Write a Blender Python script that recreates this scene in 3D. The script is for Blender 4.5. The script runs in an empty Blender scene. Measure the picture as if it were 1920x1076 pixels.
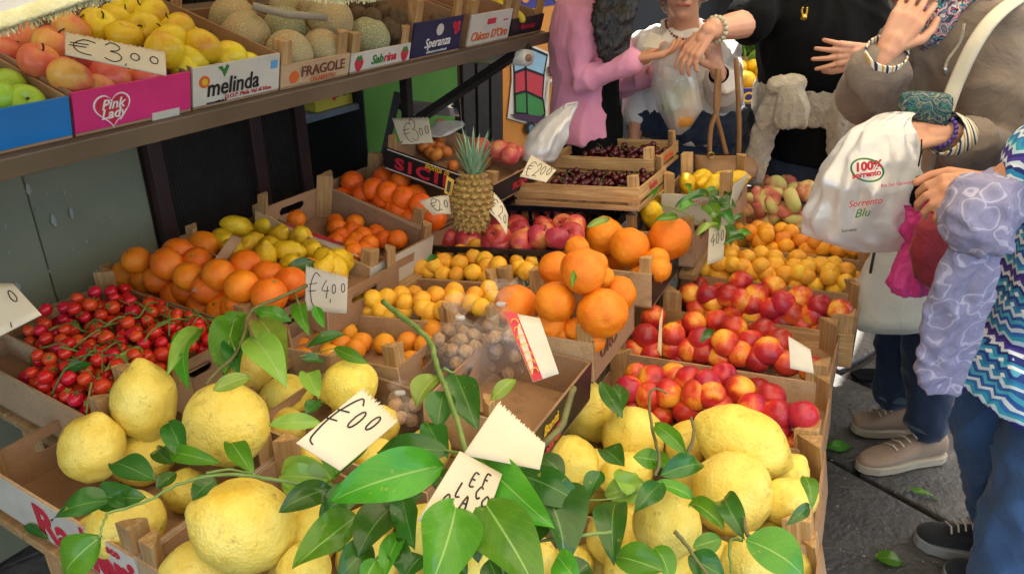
import bpy, bmesh, math, random
import numpy as np
from mathutils import Vector, Matrix, Quaternion, Euler
random.seed(7); RNG = np.random.RandomState(11)
SC = bpy.context.scene; COL = SC.collection
R_ = math.radians
# ------------------------------------------------------------------ camera, sky, sun, exposure
H, FPX, PITCH = 1.6, 1450.0, R_(25.6)
cam = bpy.data.cameras.new('camera'); co = bpy.data.objects.new('camera', cam); COL.objects.link(co)
co.location = (0, 0, H); co.rotation_euler = (math.pi/2 - PITCH, 0, 0)
cam.sensor_width = 36; cam.lens = 36*FPX/1920; cam.clip_start = .05; cam.clip_end = 400
SC.camera = co
SUN_EL, SUN_AZ = R_(58), R_(28)          # azimuth measured from +Y towards +X
wd = bpy.data.worlds.new('World'); SC.world = wd; wd.use_nodes = True
nt = wd.node_tree; bg = nt.nodes['Background']; sk = nt.nodes.new('ShaderNodeTexSky'); sk.sky_type = 'NISHITA'
sk.sun_disc = False; sk.sun_elevation = SUN_EL; sk.sun_rotation = SUN_AZ; sk.air_density = 1.0; sk.dust_density = 2.5
nt.links.new(sk.outputs[0], bg.inputs[0]); bg.inputs[1].default_value = 0.15
sun = bpy.data.lights.new('sun', 'SUN'); sun.energy = 4.5; sun.angle = R_(.53); sun.color = (1, .95, .86)
so = bpy.data.objects.new('sun', sun); COL.objects.link(so)
sd = Vector((math.sin(SUN_AZ)*math.cos(SUN_EL), math.cos(SUN_AZ)*math.cos(SUN_EL), math.sin(SUN_EL)))
so.rotation_euler = sd.to_track_quat('Z', 'Y').to_euler(); so.location = sd*20
SC.view_settings.view_transform = 'Standard'; SC.view_settings.look = 'None'; SC.view_settings.gamma = 1
SC.view_settings.exposure = 2.1
SC.cycles.max_bounces = 8; SC.cycles.transparent_max_bounces = 12
# ------------------------------------------------------------------ pixel -> direction
SP, CP = math.sin(PITCH), math.cos(PITCH); CAMP = Vector((0, 0, H))
def ray(x, y):
    a = (x-960)/FPX; v = (y-538)/FPX
    return Vector((a, CP-v*SP, -SP-v*CP))
def at_z(x, y, z): r = ray(x, y); return CAMP + r*((z-H)/r.z)
def at_d(x, y, d): return CAMP + ray(x, y)*d
def at_Y(x, y, Y): r = ray(x, y); return CAMP + r*(Y/r.y)
TW = Vector((.53, .848, 0)).normalized(); EW = Vector((TW.y, -TW.x, 0))   # along the wall, out of the wall
NWALL = -1.98
def at_wall(x, y, n=NWALL): r = ray(x, y); return CAMP + r*((n - CAMP.dot(EW))/r.dot(EW))
def depth(p): q = Vector(p)-CAMP; return q.y*CP - q.z*SP
# ------------------------------------------------------------------ objects
def tag(o, label=None, cat=None, group=None, kind=None):
    if label: o['label'] = label
    if cat: o['category'] = cat
    if group: o['group'] = group
    if kind: o['kind'] = kind
    return o
def thing(name, label, cat, loc=(0, 0, 0), group=None, mw=None):
    o = bpy.data.objects.new(name, None); COL.objects.link(o); o.empty_display_size = .05
    if mw is not None: o.matrix_world = mw
    else: o.location = loc
    return tag(o, label, cat, group)
def link(name, me, parent=None, mat=None, mw=None):
    o = bpy.data.objects.new(name, me); COL.objects.link(o)
    if mat is not None and not me.materials: me.materials.append(mat)
    if parent is not None: o.parent = parent
    if mw is not None:
        if parent is not None: o.matrix_local = mw
        else: o.matrix_world = mw
    return o
class MB:
    def __init__(s): s.v = []; s.f = []; s.uv = None
    def add(s, vs, fs):
        k = len(s.v); s.v += [tuple(v) for v in vs]; s.f += [tuple(i+k for i in f) for f in fs]; return s
    def box(s, x0, x1, y0, y1, z0, z1):
        return s.add([(x0,y0,z0),(x1,y0,z0),(x1,y1,z0),(x0,y1,z0),(x0,y0,z1),(x1,y0,z1),(x1,y1,z1),(x0,y1,z1)],
              [(0,3,2,1),(4,5,6,7),(0,1,5,4),(1,2,6,5),(2,3,7,6),(3,0,4,7)])
    def prism(s, poly, a, b):        # poly: list of 3d points (closed), extruded from offset a to offset b (vectors)
        n = len(poly); a = Vector(a); b = Vector(b)
        vs = [Vector(p)+a for p in poly]+[Vector(p)+b for p in poly]
        return s.add(vs, [tuple(range(n-1,-1,-1)), tuple(range(n, 2*n))]+[(i,(i+1)%n,n+(i+1)%n,n+i) for i in range(n)])
    def tube(s, pts, rad, seg=8, cap=True, flat=1.0):
        pts = [Vector(p) for p in pts]; n = len(pts)
        if not hasattr(rad, '__len__'): rad = [rad]*n
        rings = []; up = None
        for i, p in enumerate(pts):
            t = (pts[min(i+1,n-1)]-pts[max(i-1,0)])
            t = t.normalized() if t.length > 1e-9 else Vector((0,0,1))
            if up is None: up = t.orthogonal().normalized()
            up = (up - t*up.dot(t)); up = up.normalized() if up.length > 1e-6 else t.orthogonal().normalized()
            sd_ = t.cross(up)
            rings.append([p+(up*math.cos(2*math.pi*j/seg)*flat+sd_*math.sin(2*math.pi*j/seg))*rad[i] for j in range(seg)])
        k = len(s.v)
        for r in rings: s.v += [tuple(q) for q in r]
        for i in range(n-1):
            for j in range(seg):
                s.f.append((k+i*seg+j, k+i*seg+(j+1)%seg, k+(i+1)*seg+(j+1)%seg, k+(i+1)*seg+j))
        if cap:
            s.f.append(tuple(k+j for j in range(seg-1,-1,-1))); s.f.append(tuple(k+(n-1)*seg+j for j in range(seg)))
        return s
    def capsule(s, pts, rad, seg=14):      # chain with rounded ends
        pts = [Vector(p) for p in pts]; rad = list(rad) if hasattr(rad,'__len__') else [rad]*len(pts)
        a = (pts[0]-pts[1]).normalized(); b = (pts[-1]-pts[-2]).normalized()
        P = [pts[0]+a*rad[0]*c for c in (1,.92,.7,.38)]+pts+[pts[-1]+b*rad[-1]*c for c in (.38,.7,.92,1)]
        Q = [rad[0]*c for c in (.02,.39,.71,.92)]+rad+[rad[-1]*c for c in (.92,.71,.39,.02)]
        return s.tube(P, Q, seg)
    def ball(s, c, r, rot=None, seg=16, rings=10):
        c = Vector(c); r = Vector(r) if hasattr(r,'__len__') else Vector((r,r,r))
        vs = []
        for i in range(rings+1):
            th = math.pi*i/rings
            for j in range(seg):
                p = Vector((math.sin(th)*math.cos(2*math.pi*j/seg)*r.x, math.sin(th)*math.sin(2*math.pi*j/seg)*r.y, math.cos(th)*r.z))
                if rot is not None: p = rot @ p
                vs.append(c+p)
        return s.add(vs, [(i*seg+j,(i+1)*seg+j,(i+1)*seg+(j+1)%seg,i*seg+(j+1)%seg) for i in range(rings) for j in range(seg)])
    def mesh(s, name, mat=None, smooth=False):
        me = bpy.data.meshes.new(name); me.from_pydata(s.v, [], s.f); me.validate(); me.update()
        if mat is not None: me.materials.append(mat)
        if smooth: me.polygons.foreach_set('use_smooth', [True]*len(me.polygons))
        return me
    def obj(s, name, mat, parent=None, smooth=False, bevel=0):
        o = link(name, s.mesh(name, mat, smooth), parent)
        if bevel:
            m = o.modifiers.new('b', 'BEVEL'); m.width = bevel; m.segments = 2; m.limit_method = 'ANGLE'
        return o
def spline(pts, n=6):
    pts = [Vector(p) for p in pts]; out = []
    for i in range(len(pts)-1):
        p0, p1, p2, p3 = pts[max(i-1,0)], pts[i], pts[i+1], pts[min(i+2,len(pts)-1)]
        for k in range(n):
            t = k/n; out.append(.5*((2*p1)+(p2-p0)*t+(2*p0-5*p1+4*p2-p3)*t*t+(3*p1-p0-3*p2+p3)*t**3))
    return out+[pts[-1]]
# ------------------------------------------------------------------ materials
def lin(h):
    h = h.lstrip('#'); c = [int(h[i:i+2],16)/255 for i in (0,2,4)]
    return tuple((x/12.92 if x <= .04045 else ((x+.055)/1.055)**2.4) for x in c)+(1,)
class N:
    def __init__(s, name):
        s.m = bpy.data.materials.new(name); s.m.use_nodes = True; s.t = s.m.node_tree; s.b = s.t.nodes['Principled BSDF']
    def n(s, t, **k):
        o = s.t.nodes.new('ShaderNode'+t)
        for a, v in k.items(): setattr(o, a, v)
        return o
    def l(s, a, b): s.t.links.new(a, b)
    def coord(s, scale=(1,1,1), rnd=True, kind='Object'):
        tc = s.n('TexCoord'); mp = s.n('Mapping'); mp.inputs['Scale'].default_value = scale; s.l(tc.outputs[kind], mp.inputs[0])
        if rnd:
            oi = s.n('ObjectInfo'); mu = s.n('Math', operation='MULTIPLY'); mu.inputs[1].default_value = 37.0; s.l(oi.outputs['Random'], mu.inputs[0])
            cb = s.n('CombineXYZ'); [s.l(mu.outputs[0], cb.inputs[i]) for i in range(3)]; s.l(cb.outputs[0], mp.inputs['Location'])
        return mp.outputs[0]
    def noise(s, vec, scale, detail=4, rough=.55, dist=0):
        o = s.n('TexNoise'); o.inputs['Scale'].default_value = scale; o.inputs['Detail'].default_value = detail
        o.inputs['Roughness'].default_value = rough; o.inputs['Distortion'].default_value = dist; s.l(vec, o.inputs['Vector']); return o.outputs['Fac']
    def ramp(s, fac, stops, interp='LINEAR'):
        o = s.n('ValToRGB'); cr = o.color_ramp; cr.interpolation = interp
        while len(cr.elements) < len(stops): cr.elements.new(.5)
        for e, (p, c) in zip(cr.elements, stops): e.position = p; e.color = c if len(c) == 4 else (*c, 1)
        s.l(fac, o.inputs[0]); return o.outputs[0]
    def mix(s, fac, a, b, bt='MIX'):
        o = s.n('MixRGB', blend_type=bt)
        for i, v in ((0, fac), (1, a), (2, b)):
            if hasattr(v, 'is_output'): s.l(v, o.inputs[i])
            else: o.inputs[i].default_value = v
        return o.outputs[0]
    def math(s, op, a, b=0.0, c=None):
        o = s.n('Math', operation=op)
        for i, v in enumerate((a, b) if c is None else (a, b, c)):
            if hasattr(v, 'is_output'): s.l(v, o.inputs[i])
            else: o.inputs[i].default_value = v
        return o.outputs[0]
    def bump(s, h, strength=.3, dist=.002, prev=None):
        o = s.n('Bump'); o.inputs['Strength'].default_value = strength; o.inputs['Distance'].default_value = dist; s.l(h, o.inputs['Height'])
        if prev is not None: s.l(prev, o.inputs['Normal'])
        s.l(o.outputs[0], s.b.inputs['Normal']); return o.outputs[0]
    def vary(s, col, amt, hue=0.0):
        oi = s.n('ObjectInfo'); h = s.n('HueSaturation')
        s.l(s.math('MULTIPLY_ADD', oi.outputs['Random'], 2*amt, 1-amt), h.inputs['Value'])
        if hue: s.l(s.math('MULTIPLY_ADD', oi.outputs['Random'], 2*hue, .5-hue), h.inputs['Hue'])
        s.l(col, h.inputs['Color']); return h.outputs[0]
    def set(s, col=None, rough=.5, **k):
        if col is not None:
            if hasattr(col, 'is_output'): s.l(col, s.b.inputs['Base Color'])
            else: s.b.inputs['Base Color'].default_value = col
        if hasattr(rough, 'is_output'): s.l(rough, s.b.inputs['Roughness'])
        else: s.b.inputs['Roughness'].default_value = rough
        for a, v in k.items(): s.b.inputs[a].default_value = v
        return s.m
def mat(name, c1, c2=None, scale=6, rough=.6, bump=0, bscale=60, bdist=.002, var=0, hue=0, lohi=(.35,.7), stretch=(1,1,1), detail=4, **k):
    s = N(name); v = s.coord(stretch)
    a = lin(c1); b = lin(c2) if c2 else tuple(x*.8 for x in a[:3])+(1,)
    col = s.ramp(s.noise(v, scale, detail), [(lohi[0], a), (lohi[1], b)])
    if var: col = s.vary(col, var, hue)
    if bump: s.bump(s.noise(v, bscale, 3), bump, bdist)
    return s.set(col, rough, **k)
def translucent(m, amount, tint):      # mixes a translucent lobe into a principled material
    t = m.node_tree; b = t.nodes['Principled BSDF']; o = t.nodes['Material Output']
    tr = t.nodes.new('ShaderNodeBsdfTranslucent'); mx = t.nodes.new('ShaderNodeMixShader'); mx.inputs[0].default_value = amount
    if isinstance(tint, tuple): tr.inputs[0].default_value = tint
    else: t.links.new(tint, tr.inputs[0])
    t.links.new(b.outputs[0], mx.inputs[1]); t.links.new(tr.outputs[0], mx.inputs[2]); t.links.new(mx.outputs[0], o.inputs[0]); return m

def m_wood(name, axis, c1='#c9a671', c2='#a67c49'):
    s = N(name); st = [38, 38, 38]; st[axis] = 2.2
    v = s.coord(st); n = s.noise(v, 1.6, 5, .6, .6)
    big = s.noise(s.coord((5,5,5)), 2.0, 3)
    col = s.mix(s.ramp(big, [(.35,(0,0,0)),(.8,(.6,.6,.6))]), s.ramp(n, [(.3, lin(c1)), (.5, lin(c2)), (.62, lin(c1)), (.8, lin('#8a6236'))]), lin('#7e6140'))
    s.bump(n, .6, .002); return s.set(s.vary(col, .12), .75)
WX, WY, WZ = [m_wood('wood_'+a, i) for i, a in enumerate('xyz')]
def m_card(name, c1, c2, rough=.85):
    s = N(name); v = s.coord(); f = s.noise(v, 260, 2); st = s.noise(v, 7, 5)
    col = s.ramp(st, [(.3, lin(c1)), (.75, lin(c2))]); bl = s.noise(v, 16, 5, .7); col = s.mix(s.ramp(bl, [(.56,(0,0,0)),(.72,(.45,.45,.45))]), col, lin('#5f452e')); col = s.mix(s.ramp(f, [(.45,(0,0,0)),(.75,(.35,.35,.35))]), col, lin('#6e5238'))
    s.bump(f, .12, .0006); return s.set(s.vary(col, .07), rough)
CARD = m_card('cardboard', '#a98461', '#8c6a4c')
CARDL = m_card('pale_cardboard', '#c6a67f', '#ab8a65')
WHITEP = mat('white_print', '#cbc4b4', '#b2ab9a', 9, .5, lohi=(.4,.8))
BLACKP = mat('black_print', '#17161a', '#26242a', 12, .4)
BLACKPL = mat('black_plastic', '#121315', '#1d1e22', 20, .42, bump=.1, bscale=90)
PAPER = mat('sign_card', '#cfc3a8', '#b8ab90', 5, .85, bump=.08, bscale=150, lohi=(.35,.8))
PAPERG = mat('grey_sign_card', '#b9b2a6', '#a49c8f', 6, .85, bump=.08, bscale=150)
INK = mat('marker_ink', '#15130f', rough=.5)
def flat(name, h, rough=.5, **k): return mat(name, h, None, 14, rough, lohi=(.3,.95), **k)
from mathutils import noise as mn
# ------------------------------------------------------------------ crates
IMR = Vector((1,0,0)); IMU = Vector((0,SP,CP)); IMC = Vector((0,-CP,SP))     # image right, image up, towards the camera
class Crate:
    pass
def slot_panel(w, h, sw, sh, t, cz=None):
    """flat board in xz, 0..w by -h..0, with an oblong hand hole; thickness t along +y"""
    bm = bmesh.new(); cz = -h*.36 if cz is None else cz
    outer = [(0,-h),(w,-h),(w,0),(0,0)]; inner = []
    r = sh/2
    for a in range(-90, 91, 22): inner.append((w/2+sw/2-r+r*math.cos(R_(a)), cz+r*math.sin(R_(a))))
    for a in range(90, 271, 22): inner.append((w/2-sw/2+r+r*math.cos(R_(a)), cz+r*math.sin(R_(a))))
    es = []
    for loop in (outer, inner):
        vs = [bm.verts.new((x, 0, z)) for x, z in loop]
        for i in range(len(vs)): es.append(bm.edges.new((vs[i], vs[(i+1) % len(vs)])))
    bmesh.ops.triangle_fill(bm, use_beauty=True, use_dissolve=False, edges=es)
    g = bmesh.ops.extrude_face_region(bm, geom=bm.faces[:])
    bmesh.ops.translate(bm, vec=(0, t, 0), verts=[v for v in g['geom'] if isinstance(v, bmesh.types.BMVert)])
    bmesh.ops.recalc_face_normals(bm, faces=bm.faces[:])
    return bm
def bm_obj(bm, name, m, parent, M=None):
    me = bpy.data.meshes.new(name); bm.to_mesh(me); bm.free(); me.materials.append(m)
    return link(name, me, parent, mw=M)
def text(s, size, parent, M, m, name='lettering', bold=0.0, shear=0.0, ax='CENTER', sx=1.0, space=1.0, depth_=.0006):
    cu = bpy.data.curves.new(name, 'FONT'); cu.body = s; cu.size = size; cu.align_x = ax; cu.align_y = 'CENTER'
    cu.offset = bold; cu.shear = shear; cu.extrude = depth_; cu.space_character = space; cu.resolution_u = 3
    tmp = bpy.data.objects.new('tmp', cu); COL.objects.link(tmp)
    me = bpy.data.meshes.new_from_object(tmp.evaluated_get(bpy.context.evaluated_depsgraph_get()))
    bpy.data.objects.remove(tmp); bpy.data.curves.remove(cu)
    if sx != 1.0: me.transform(Matrix.Diagonal((sx,1,1,1)))
    me.materials.clear(); me.materials.append(m)
    return link(name, me, parent, mw=M)
def crate(name, label, fl, fr, zr, az, dep, h=.1, style='card', post=.045, z_floor=None, zl=None, group=None, front=None, slots=True, tilt=0.0, pw=.034):
    """fl/fr: pixels of the two front rim corners; zr: rim height at the right one; az: heading of the sides"""
    q = at_z(*fr, zr); a = R_(az); t = Vector((math.sin(a), math.cos(a), 0))
    if isinstance(fl, float): p = q-Vector((t.y, -t.x, 0))*fl
    elif zl is None:
        r = ray(*fl); p = CAMP + r*((q-CAMP).dot(t)/r.dot(t))
    else: p = at_z(*fl, zl)
    ex = (q-p); w = ex.length; ex.normalize()
    ey = (t - ex*t.dot(ex)).normalized(); ez = ex.cross(ey)
    if tilt: ey = (ey*math.cos(R_(tilt))+ez*math.sin(R_(tilt))).normalized(); ez = ex.cross(ey)
    return crate_at(name, label, p, ex, ey, ez, w, dep, h, style, post, group, front, slots, pw)
def crate_at(name, label, p, ex, ey, ez, w, dep, h=.1, style='card', post=.045, group=None, front=None, slots=True, pw=.034):
    M = Matrix((ex, ey, ez)).transposed().to_4x4(); M.translation = p
    c = Crate(); c.M = M; c.Mi = M.inverted(); c.w = w; c.d = dep; c.h = h; c.sp = np.zeros((0,4)); c.floor = -h+.006
    c.root = root = thing(name, label, 'crate', group=group, mw=M)
    t = .005
    fm = front or (CARDL if style == 'card' else WX)
    MB().box(0, w, 0, dep, -h, -h+.005).obj('floor_panel', CARD if style != 'black' else BLACKPL, root)
    if style == 'card':
        z0 = -h+.0055
        o = MB().box(0, w, 0, t, z0, 0).obj('front_board', fm, root)
        MB().box(0, w, dep-t, dep, z0, 0).obj('back_board', CARD, root)
        for i, x in enumerate((0, w-t)):
            if slots:
                bm = slot_panel(dep-2*t-.002, h-.0055, min(.11, dep*.36), .026, t)
                # board runs along y
                Mx = Matrix.Translation((x+(t if i == 0 else t), t+.001, 0)) @ Matrix.Rotation(math.pi/2, 4, 'Z')
                bm_obj(bm, 'end_board', CARD, root, Mx)
            else: MB().box(x, x+t, t+.001, dep-t-.001, z0, 0).obj('end_board', CARD, root)
    elif style == 'wood':
        hs = h*.62
        for y in (0, dep-t):
            MB().box(0, w, y, y+t, -hs-.002, 0).obj('slat', WX, root)
            MB().box(0, w, y, y+t, -h+.0055, -hs-.012).obj('slat', WX, root)
        for x in (0, w-t):
            MB().box(x, x+t, t+.001, dep-t-.001, -hs, -.004).obj('slat', WY, root)
            MB().box(x, x+t, t+.001, dep-t-.001, -h+.0055, -hs-.012).obj('slat', WY, root)
    elif style == 'black':
        t = .012
        for y in (0, dep-t):
            MB().box(0, w, y, y+t, -.016, 0).obj('top_rail', BLACKPL, root)
            MB().box(0, w, y, y+t, -h+.0055, -h+.03).obj('bottom_rail', BLACKPL, root)
            k = 9
            for i in range(k+1):
                x = (w-t)*i/k; MB().box(x, x+t*(1.6 if i in (0,k) else .6), y+.001, y+t-.001, -h+.03, -.016).obj('bar', BLACKPL, root)
        for x in (0, w-t):
            MB().box(x, x+t, t+.001, dep-t-.001, -.016, 0).obj('top_rail', BLACKPL, root)
            MB().box(x, x+t, t+.001, dep-t-.001, -h+.0055, -h+.03).obj('bottom_rail', BLACKPL, root)
            for i in range(1, 6):
                y = (dep-t)*i/6; MB().box(x+.001, x+t-.001, y, y+t*.8, -h+.03, -.016).obj('bar', BLACKPL, root)
    if post:
        s = pw; g = .0055
        for sx, sy in ((0,0),(1,0),(0,1),(1,1)):
            dx = (g if sx == 0 else w-g); dy = (g if sy == 0 else dep-g); ux = 1 if sx == 0 else -1; uy = 1 if sy == 0 else -1
            pz = post*random.uniform(.85,1.12)
            poly = [(dx,dy,0),(dx+ux*s,dy,0),(dx+ux*s*.8,dy+uy*.012,0),(dx+ux*.012,dy+uy*s*.8,0),(dx,dy+uy*s,0)]
            if ux*uy < 0: poly = poly[::-1]
            MB().prism(poly, (0,0,-h+.006), (random.uniform(-.002,.002),0,pz)).obj('corner_post', WZ, root, bevel=.0012)
    return c
# face frames on a crate for prints: 'front' (outer, -y) and 'right' (outer, +x), 'left'
def face_M(c, face, u, v, off=.0015):
    if face == 'front': return Matrix.Translation((u, -off, v)) @ Matrix.Rotation(math.pi/2, 4, 'X')
    if face == 'right': return Matrix.Translation((c.w+off, u, v)) @ Matrix.Rotation(math.pi/2, 4, 'Z') @ Matrix.Rotation(math.pi/2, 4, 'X')
def sheet(c, face, u0, u1, v0, v1, m, name='print_sheet', off=.0012):
    M = face_M(c, face, 0, 0, .0003)
    return link(name, MB().box(u0, u1, v0, v1, 0, off-.0003).mesh(name, m), c.root, mw=M)
# ------------------------------------------------------------------ fruit meshes (unit radius, shared)
def fruit_mesh(name, fn, m, seg=26, rings=18, lump=0.0, lf=1.6, seed=0, smooth=True):
    mb = MB(); vs = []
    for i in range(rings+1):
        th = math.pi*i/rings
        for j in range(seg):
            ph = 2*math.pi*j/seg; r, z = fn(th, ph)
            p = Vector((r*math.cos(ph), r*math.sin(ph), z))
            if lump:
                p = p*(1+lump*(mn.noise(p*lf+Vector((seed*3.7,seed,0)))+.35*mn.noise(p*lf*2.7+Vector((seed,5,1)))))
            vs.append(p)
    mb.add(vs, [(i*seg+j,(i+1)*seg+j,(i+1)*seg+(j+1)%seg,i*seg+(j+1)%seg) for i in range(rings) for j in range(seg)])
    me = mb.mesh(name, m, smooth)
    bm = bmesh.new(); bm.from_mesh(me); bmesh.ops.remove_doubles(bm, verts=bm.verts[:], dist=1e-5); bm.to_mesh(me); bm.free()
    me.polygons.foreach_set('use_smooth', [True]*len(me.polygons)); return me
E_ = math.exp
def f_orange(k=0, neck=0.0):
    return lambda t, p: (math.sin(t)*(1+.02*math.cos(2*p+k)), .96*math.cos(t)-.06*E_(-(t/.15)**2)+neck*E_(-(t/.42)**2)+.05*E_(-((math.pi-t)/.12)**2))
def f_lemon(nip=.24, el=1.08, w=.84, neck=.07):
    return lambda t, p: (w*math.sin(t)**.92, el*math.cos(t)+neck*E_(-(t/.35)**2)-nip*E_(-((math.pi-t)/.30)**2))
def f_drupe(gr=.07, dim=.14, el=.95, tip=.03):
    def f(t, p):
        d = min(p, 2*math.pi-p)
        return math.sin(t)*(1-gr*E_(-(d/.28)**2)*math.sin(t)**.5), el*math.cos(t)-dim*E_(-(t/.3)**2)-tip*E_(-((math.pi-t)/.16)**2)
    return f
def f_apple(t, p): return math.sin(t)*(1+.05*math.cos(t)+.012*math.cos(5*p)*(1-math.cos(t))), .9*math.cos(t)-.30*E_(-(t/.30)**2)+.17*E_(-((math.pi-t)/.24)**2)
def f_tomato(t, p): return math.sin(t), .95*math.cos(t)-.07*E_(-(t/.25)**2)
def f_flat(t, p): return math.sin(t)**.8, .58*math.cos(t)-.22*E_(-(t/.4)**2)+.12*E_(-((math.pi-t)/.3)**2)
def f_kiwi(t, p): return .86*math.sin(t), 1.15*math.cos(t)
def f_melon(t, p): return math.sin(t)*(1-.022*abs(math.cos(5*p))**8), .97*math.cos(t)
def f_walnut(t, p):
    d = min(abs(p-math.pi/2), abs(p-1.5*math.pi)); return math.sin(t)*(.92+.12*E_(-(d/.12)**2)), 1.08*math.cos(t)-.1*E_(-((math.pi-t)/.2)**2)
def f_loq(t, p): return .85*math.sin(t), 1.08*math.cos(t)
# fruit materials
def m_citrus(name, c1, c2, c3, bump=.35, bs=26, blem=None, rough=.42, var=.06, hue=.008):
    s = N(name); v = s.coord(); big = s.noise(v, 1.3, 3); col = s.ramp(big, [(.3, lin(c1)), (.52, lin(c2)), (.75, lin(c3))])
    if blem:
        a = s.noise(v, 3.2, 8, .7, .6); col = s.mix(s.ramp(a, [(.565,(0,0,0)),(.68,(.7,.7,.7))]), col, lin(blem))
        b = s.noise(v, 16, 3); col = s.mix(s.ramp(b, [(.66,(0,0,0)),(.72,(.5,.5,.5))]), col, lin(blem))
    col = s.vary(col, var, hue); vo = s.n('TexVoronoi'); vo.inputs['Scale'].default_value = bs; s.l(v, vo.inputs['Vector'])
    lo = s.noise(v, 4.5, 3); h = s.math('MULTIPLY_ADD', lo, 2.2, vo.outputs['Distance'])
    s.bump(h, bump, .012 if bs < 20 else .006); return s.set(col, rough, **{'Subsurface Weight': .0, 'Specular IOR Level': .42})
ORANGE = m_citrus('orange_peel', '#f08a1c', '#ee7a12', '#e06a0c', .22, 34)
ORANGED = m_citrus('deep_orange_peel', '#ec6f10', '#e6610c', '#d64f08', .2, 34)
TANG = m_citrus('tangerine_peel', '#f08216', '#ea6f0e', '#d9600a', .25, 26)
BIGOR = m_citrus('thick_orange_peel', '#f5981f', '#f28a14', '#ea7a0e', .34, 26)
LEMON = m_citrus('pale_lemon_peel', '#ecda70', '#e6cd5a', '#d8b83e', .18, 13, blem='#a8853a', rough=.48, var=.05, hue=.006)
LEMONY = m_citrus('yellow_lemon_peel', '#ecc826', '#e2b61c', '#c99a1a', .2, 14, blem='#7d6526', rough=.45)
def m_drupe(name, stops, sc=1.1, rough=.4, blush=None, var=.08, hue=.012, speck=None, bump=0):
    s = N(name); v = s.coord(); a = s.noise(v, sc, 3, .5, .4); st = s.noise(s.coord((6,6,.9)), 2.4, 4)
    tc = s.n('TexCoord'); sx = s.n('SeparateXYZ'); s.l(tc.outputs['Object'], sx.inputs[0])
    f = s.math('MULTIPLY_ADD', st, .22, s.math('MULTIPLY_ADD', a, .55, s.math('MULTIPLY_ADD', sx.outputs[0], blush if blush else .0, .1))); col = s.ramp(f, [(p, lin(c)) for p, c in stops])
    if speck: col = s.mix(s.ramp(s.noise(v, 30, 2), [(.64,(0,0,0)),(.7,(.6,.6,.6))]), col, lin(speck))
    if bump: s.bump(s.noise(v, 60, 3), bump, .003)
    return s.set(s.vary(col, var, hue), rough, **{'Specular IOR Level': .45})
NECT = m_drupe('nectarine_skin', [(.285,'#efb23e'),(.37,'#e88a30'),(.445,'#d4422a'),(.55,'#b8262a'),(.73,'#8a1824')], .8, .3, .17, speck='#e59a4a')
APRI = m_drupe('apricot_skin', [(.3,'#f2c23c'),(.5,'#efb02e'),(.62,'#e99a2a'),(.78,'#e08430')], 1.2, .55, bump=.15, var=.06)
APRID = m_drupe('ripe_apricot_skin', [(.3,'#f0a82c'),(.5,'#ea9622'),(.7,'#e07f22')], 1.2, .55, bump=.15)
APPLER = m_drupe('red_apple_skin', [(.28,'#dcae50'),(.37,'#d07a48'),(.46,'#b83a42'),(.75,'#8f2236')], 1.0, .32, .14, speck='#e0a070')
APPLEP = m_drupe('pink_apple_skin', [(.32,'#dcaa50'),(.42,'#dd8650'),(.54,'#d5604e'),(.8,'#bf4444')], .9, .3, .14, speck='#e0a070')
APPLEY = m_drupe('yellow_apple_skin', [(.3,'#e6cc28'),(.55,'#e2c122'),(.66,'#dca62a'),(.8,'#d08a2a')], 1.0, .32, .12, speck='#a88c2a')
APPLEG = m_drupe('green_apple_skin', [(.3,'#a4c63a'),(.6,'#8fb52c'),(.8,'#84a52c')], 1.0, .28, speck='#cfdc8a')
FLATP = m_drupe('flat_peach_skin', [(.36,'#c3c87a'),(.46,'#d0b878'),(.55,'#c87860'),(.75,'#ad4a50')], 1.1, .8, .14, bump=.1)
PEACH = m_drupe('pink_peach_skin', [(.34,'#cfae62'),(.46,'#c8604f'),(.6,'#b13045'),(.8,'#96263c')], 1.0, .5)
LOQ = m_drupe('loquat_skin', [(.3,'#d98a3a'),(.55,'#c8702a'),(.75,'#9a5426')], 1.4, .55, speck='#7a4a22')
TOMA = m_drupe('tomato_skin', [(.3,'#dc3a22'),(.6,'#cc2a1c'),(.8,'#b01e18')], 1.0, .2)
CHER = m_drupe('cherry_skin', [(.3,'#5a0f1c'),(.55,'#3a0a14'),(.8,'#22070e')], 1.2, .14)
KIWI = mat('kiwi_skin', '#6d5436', '#4d3a24', 2.2, .85, bump=.5, bscale=40, bdist=.01, var=.12)
WALN = mat('walnut_shell', '#c09a72', '#9a7450', 2.6, .7, bump=.5, bscale=6, bdist=.02, var=.15)
def m_melon():
    s = N('cantaloupe_net'); v = s.coord(); vo = s.n('TexVoronoi', feature='DISTANCE_TO_EDGE'); vo.inputs['Scale'].default_value = 9
    w = s.noise(v, 6, 4); mv = s.mix(.10, v, s.n('TexNoise').outputs['Color']); s.l(mv, vo.inputs['Vector'])
    net = s.ramp(vo.outputs['Distance'], [(.02,(1,1,1)),(.09,(0,0,0))])
    base = s.ramp(s.noise(v, 1.1, 3), [(.35, lin('#b49562')), (.6, lin('#a89a6c')), (.8, lin('#8f9468'))])
    oi = s.n('ObjectInfo'); base = s.mix(s.ramp(oi.outputs['Random'], [(.62,(0,0,0)),(.7,(.8,.8,.8))]), base, lin('#7f8c62'))
    s.bump(net, .5, .02); return s.set(s.mix(net, base, lin('#d3bd92')), .75)
MELON = m_melon()
GREENS = mat('green_stem', '#6f8a34', '#55702a', 8, .6, var=.12)
BROWNS = mat('brown_stem', '#5a4228', '#3d2d1c', 8, .7)
def set_of(n, name, fn, m, **k): return [fruit_mesh(name, fn(i) if fn.__code__.co_argcount == 1 else fn, m, seed=i+1, **k) for i in range(n)]
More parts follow.
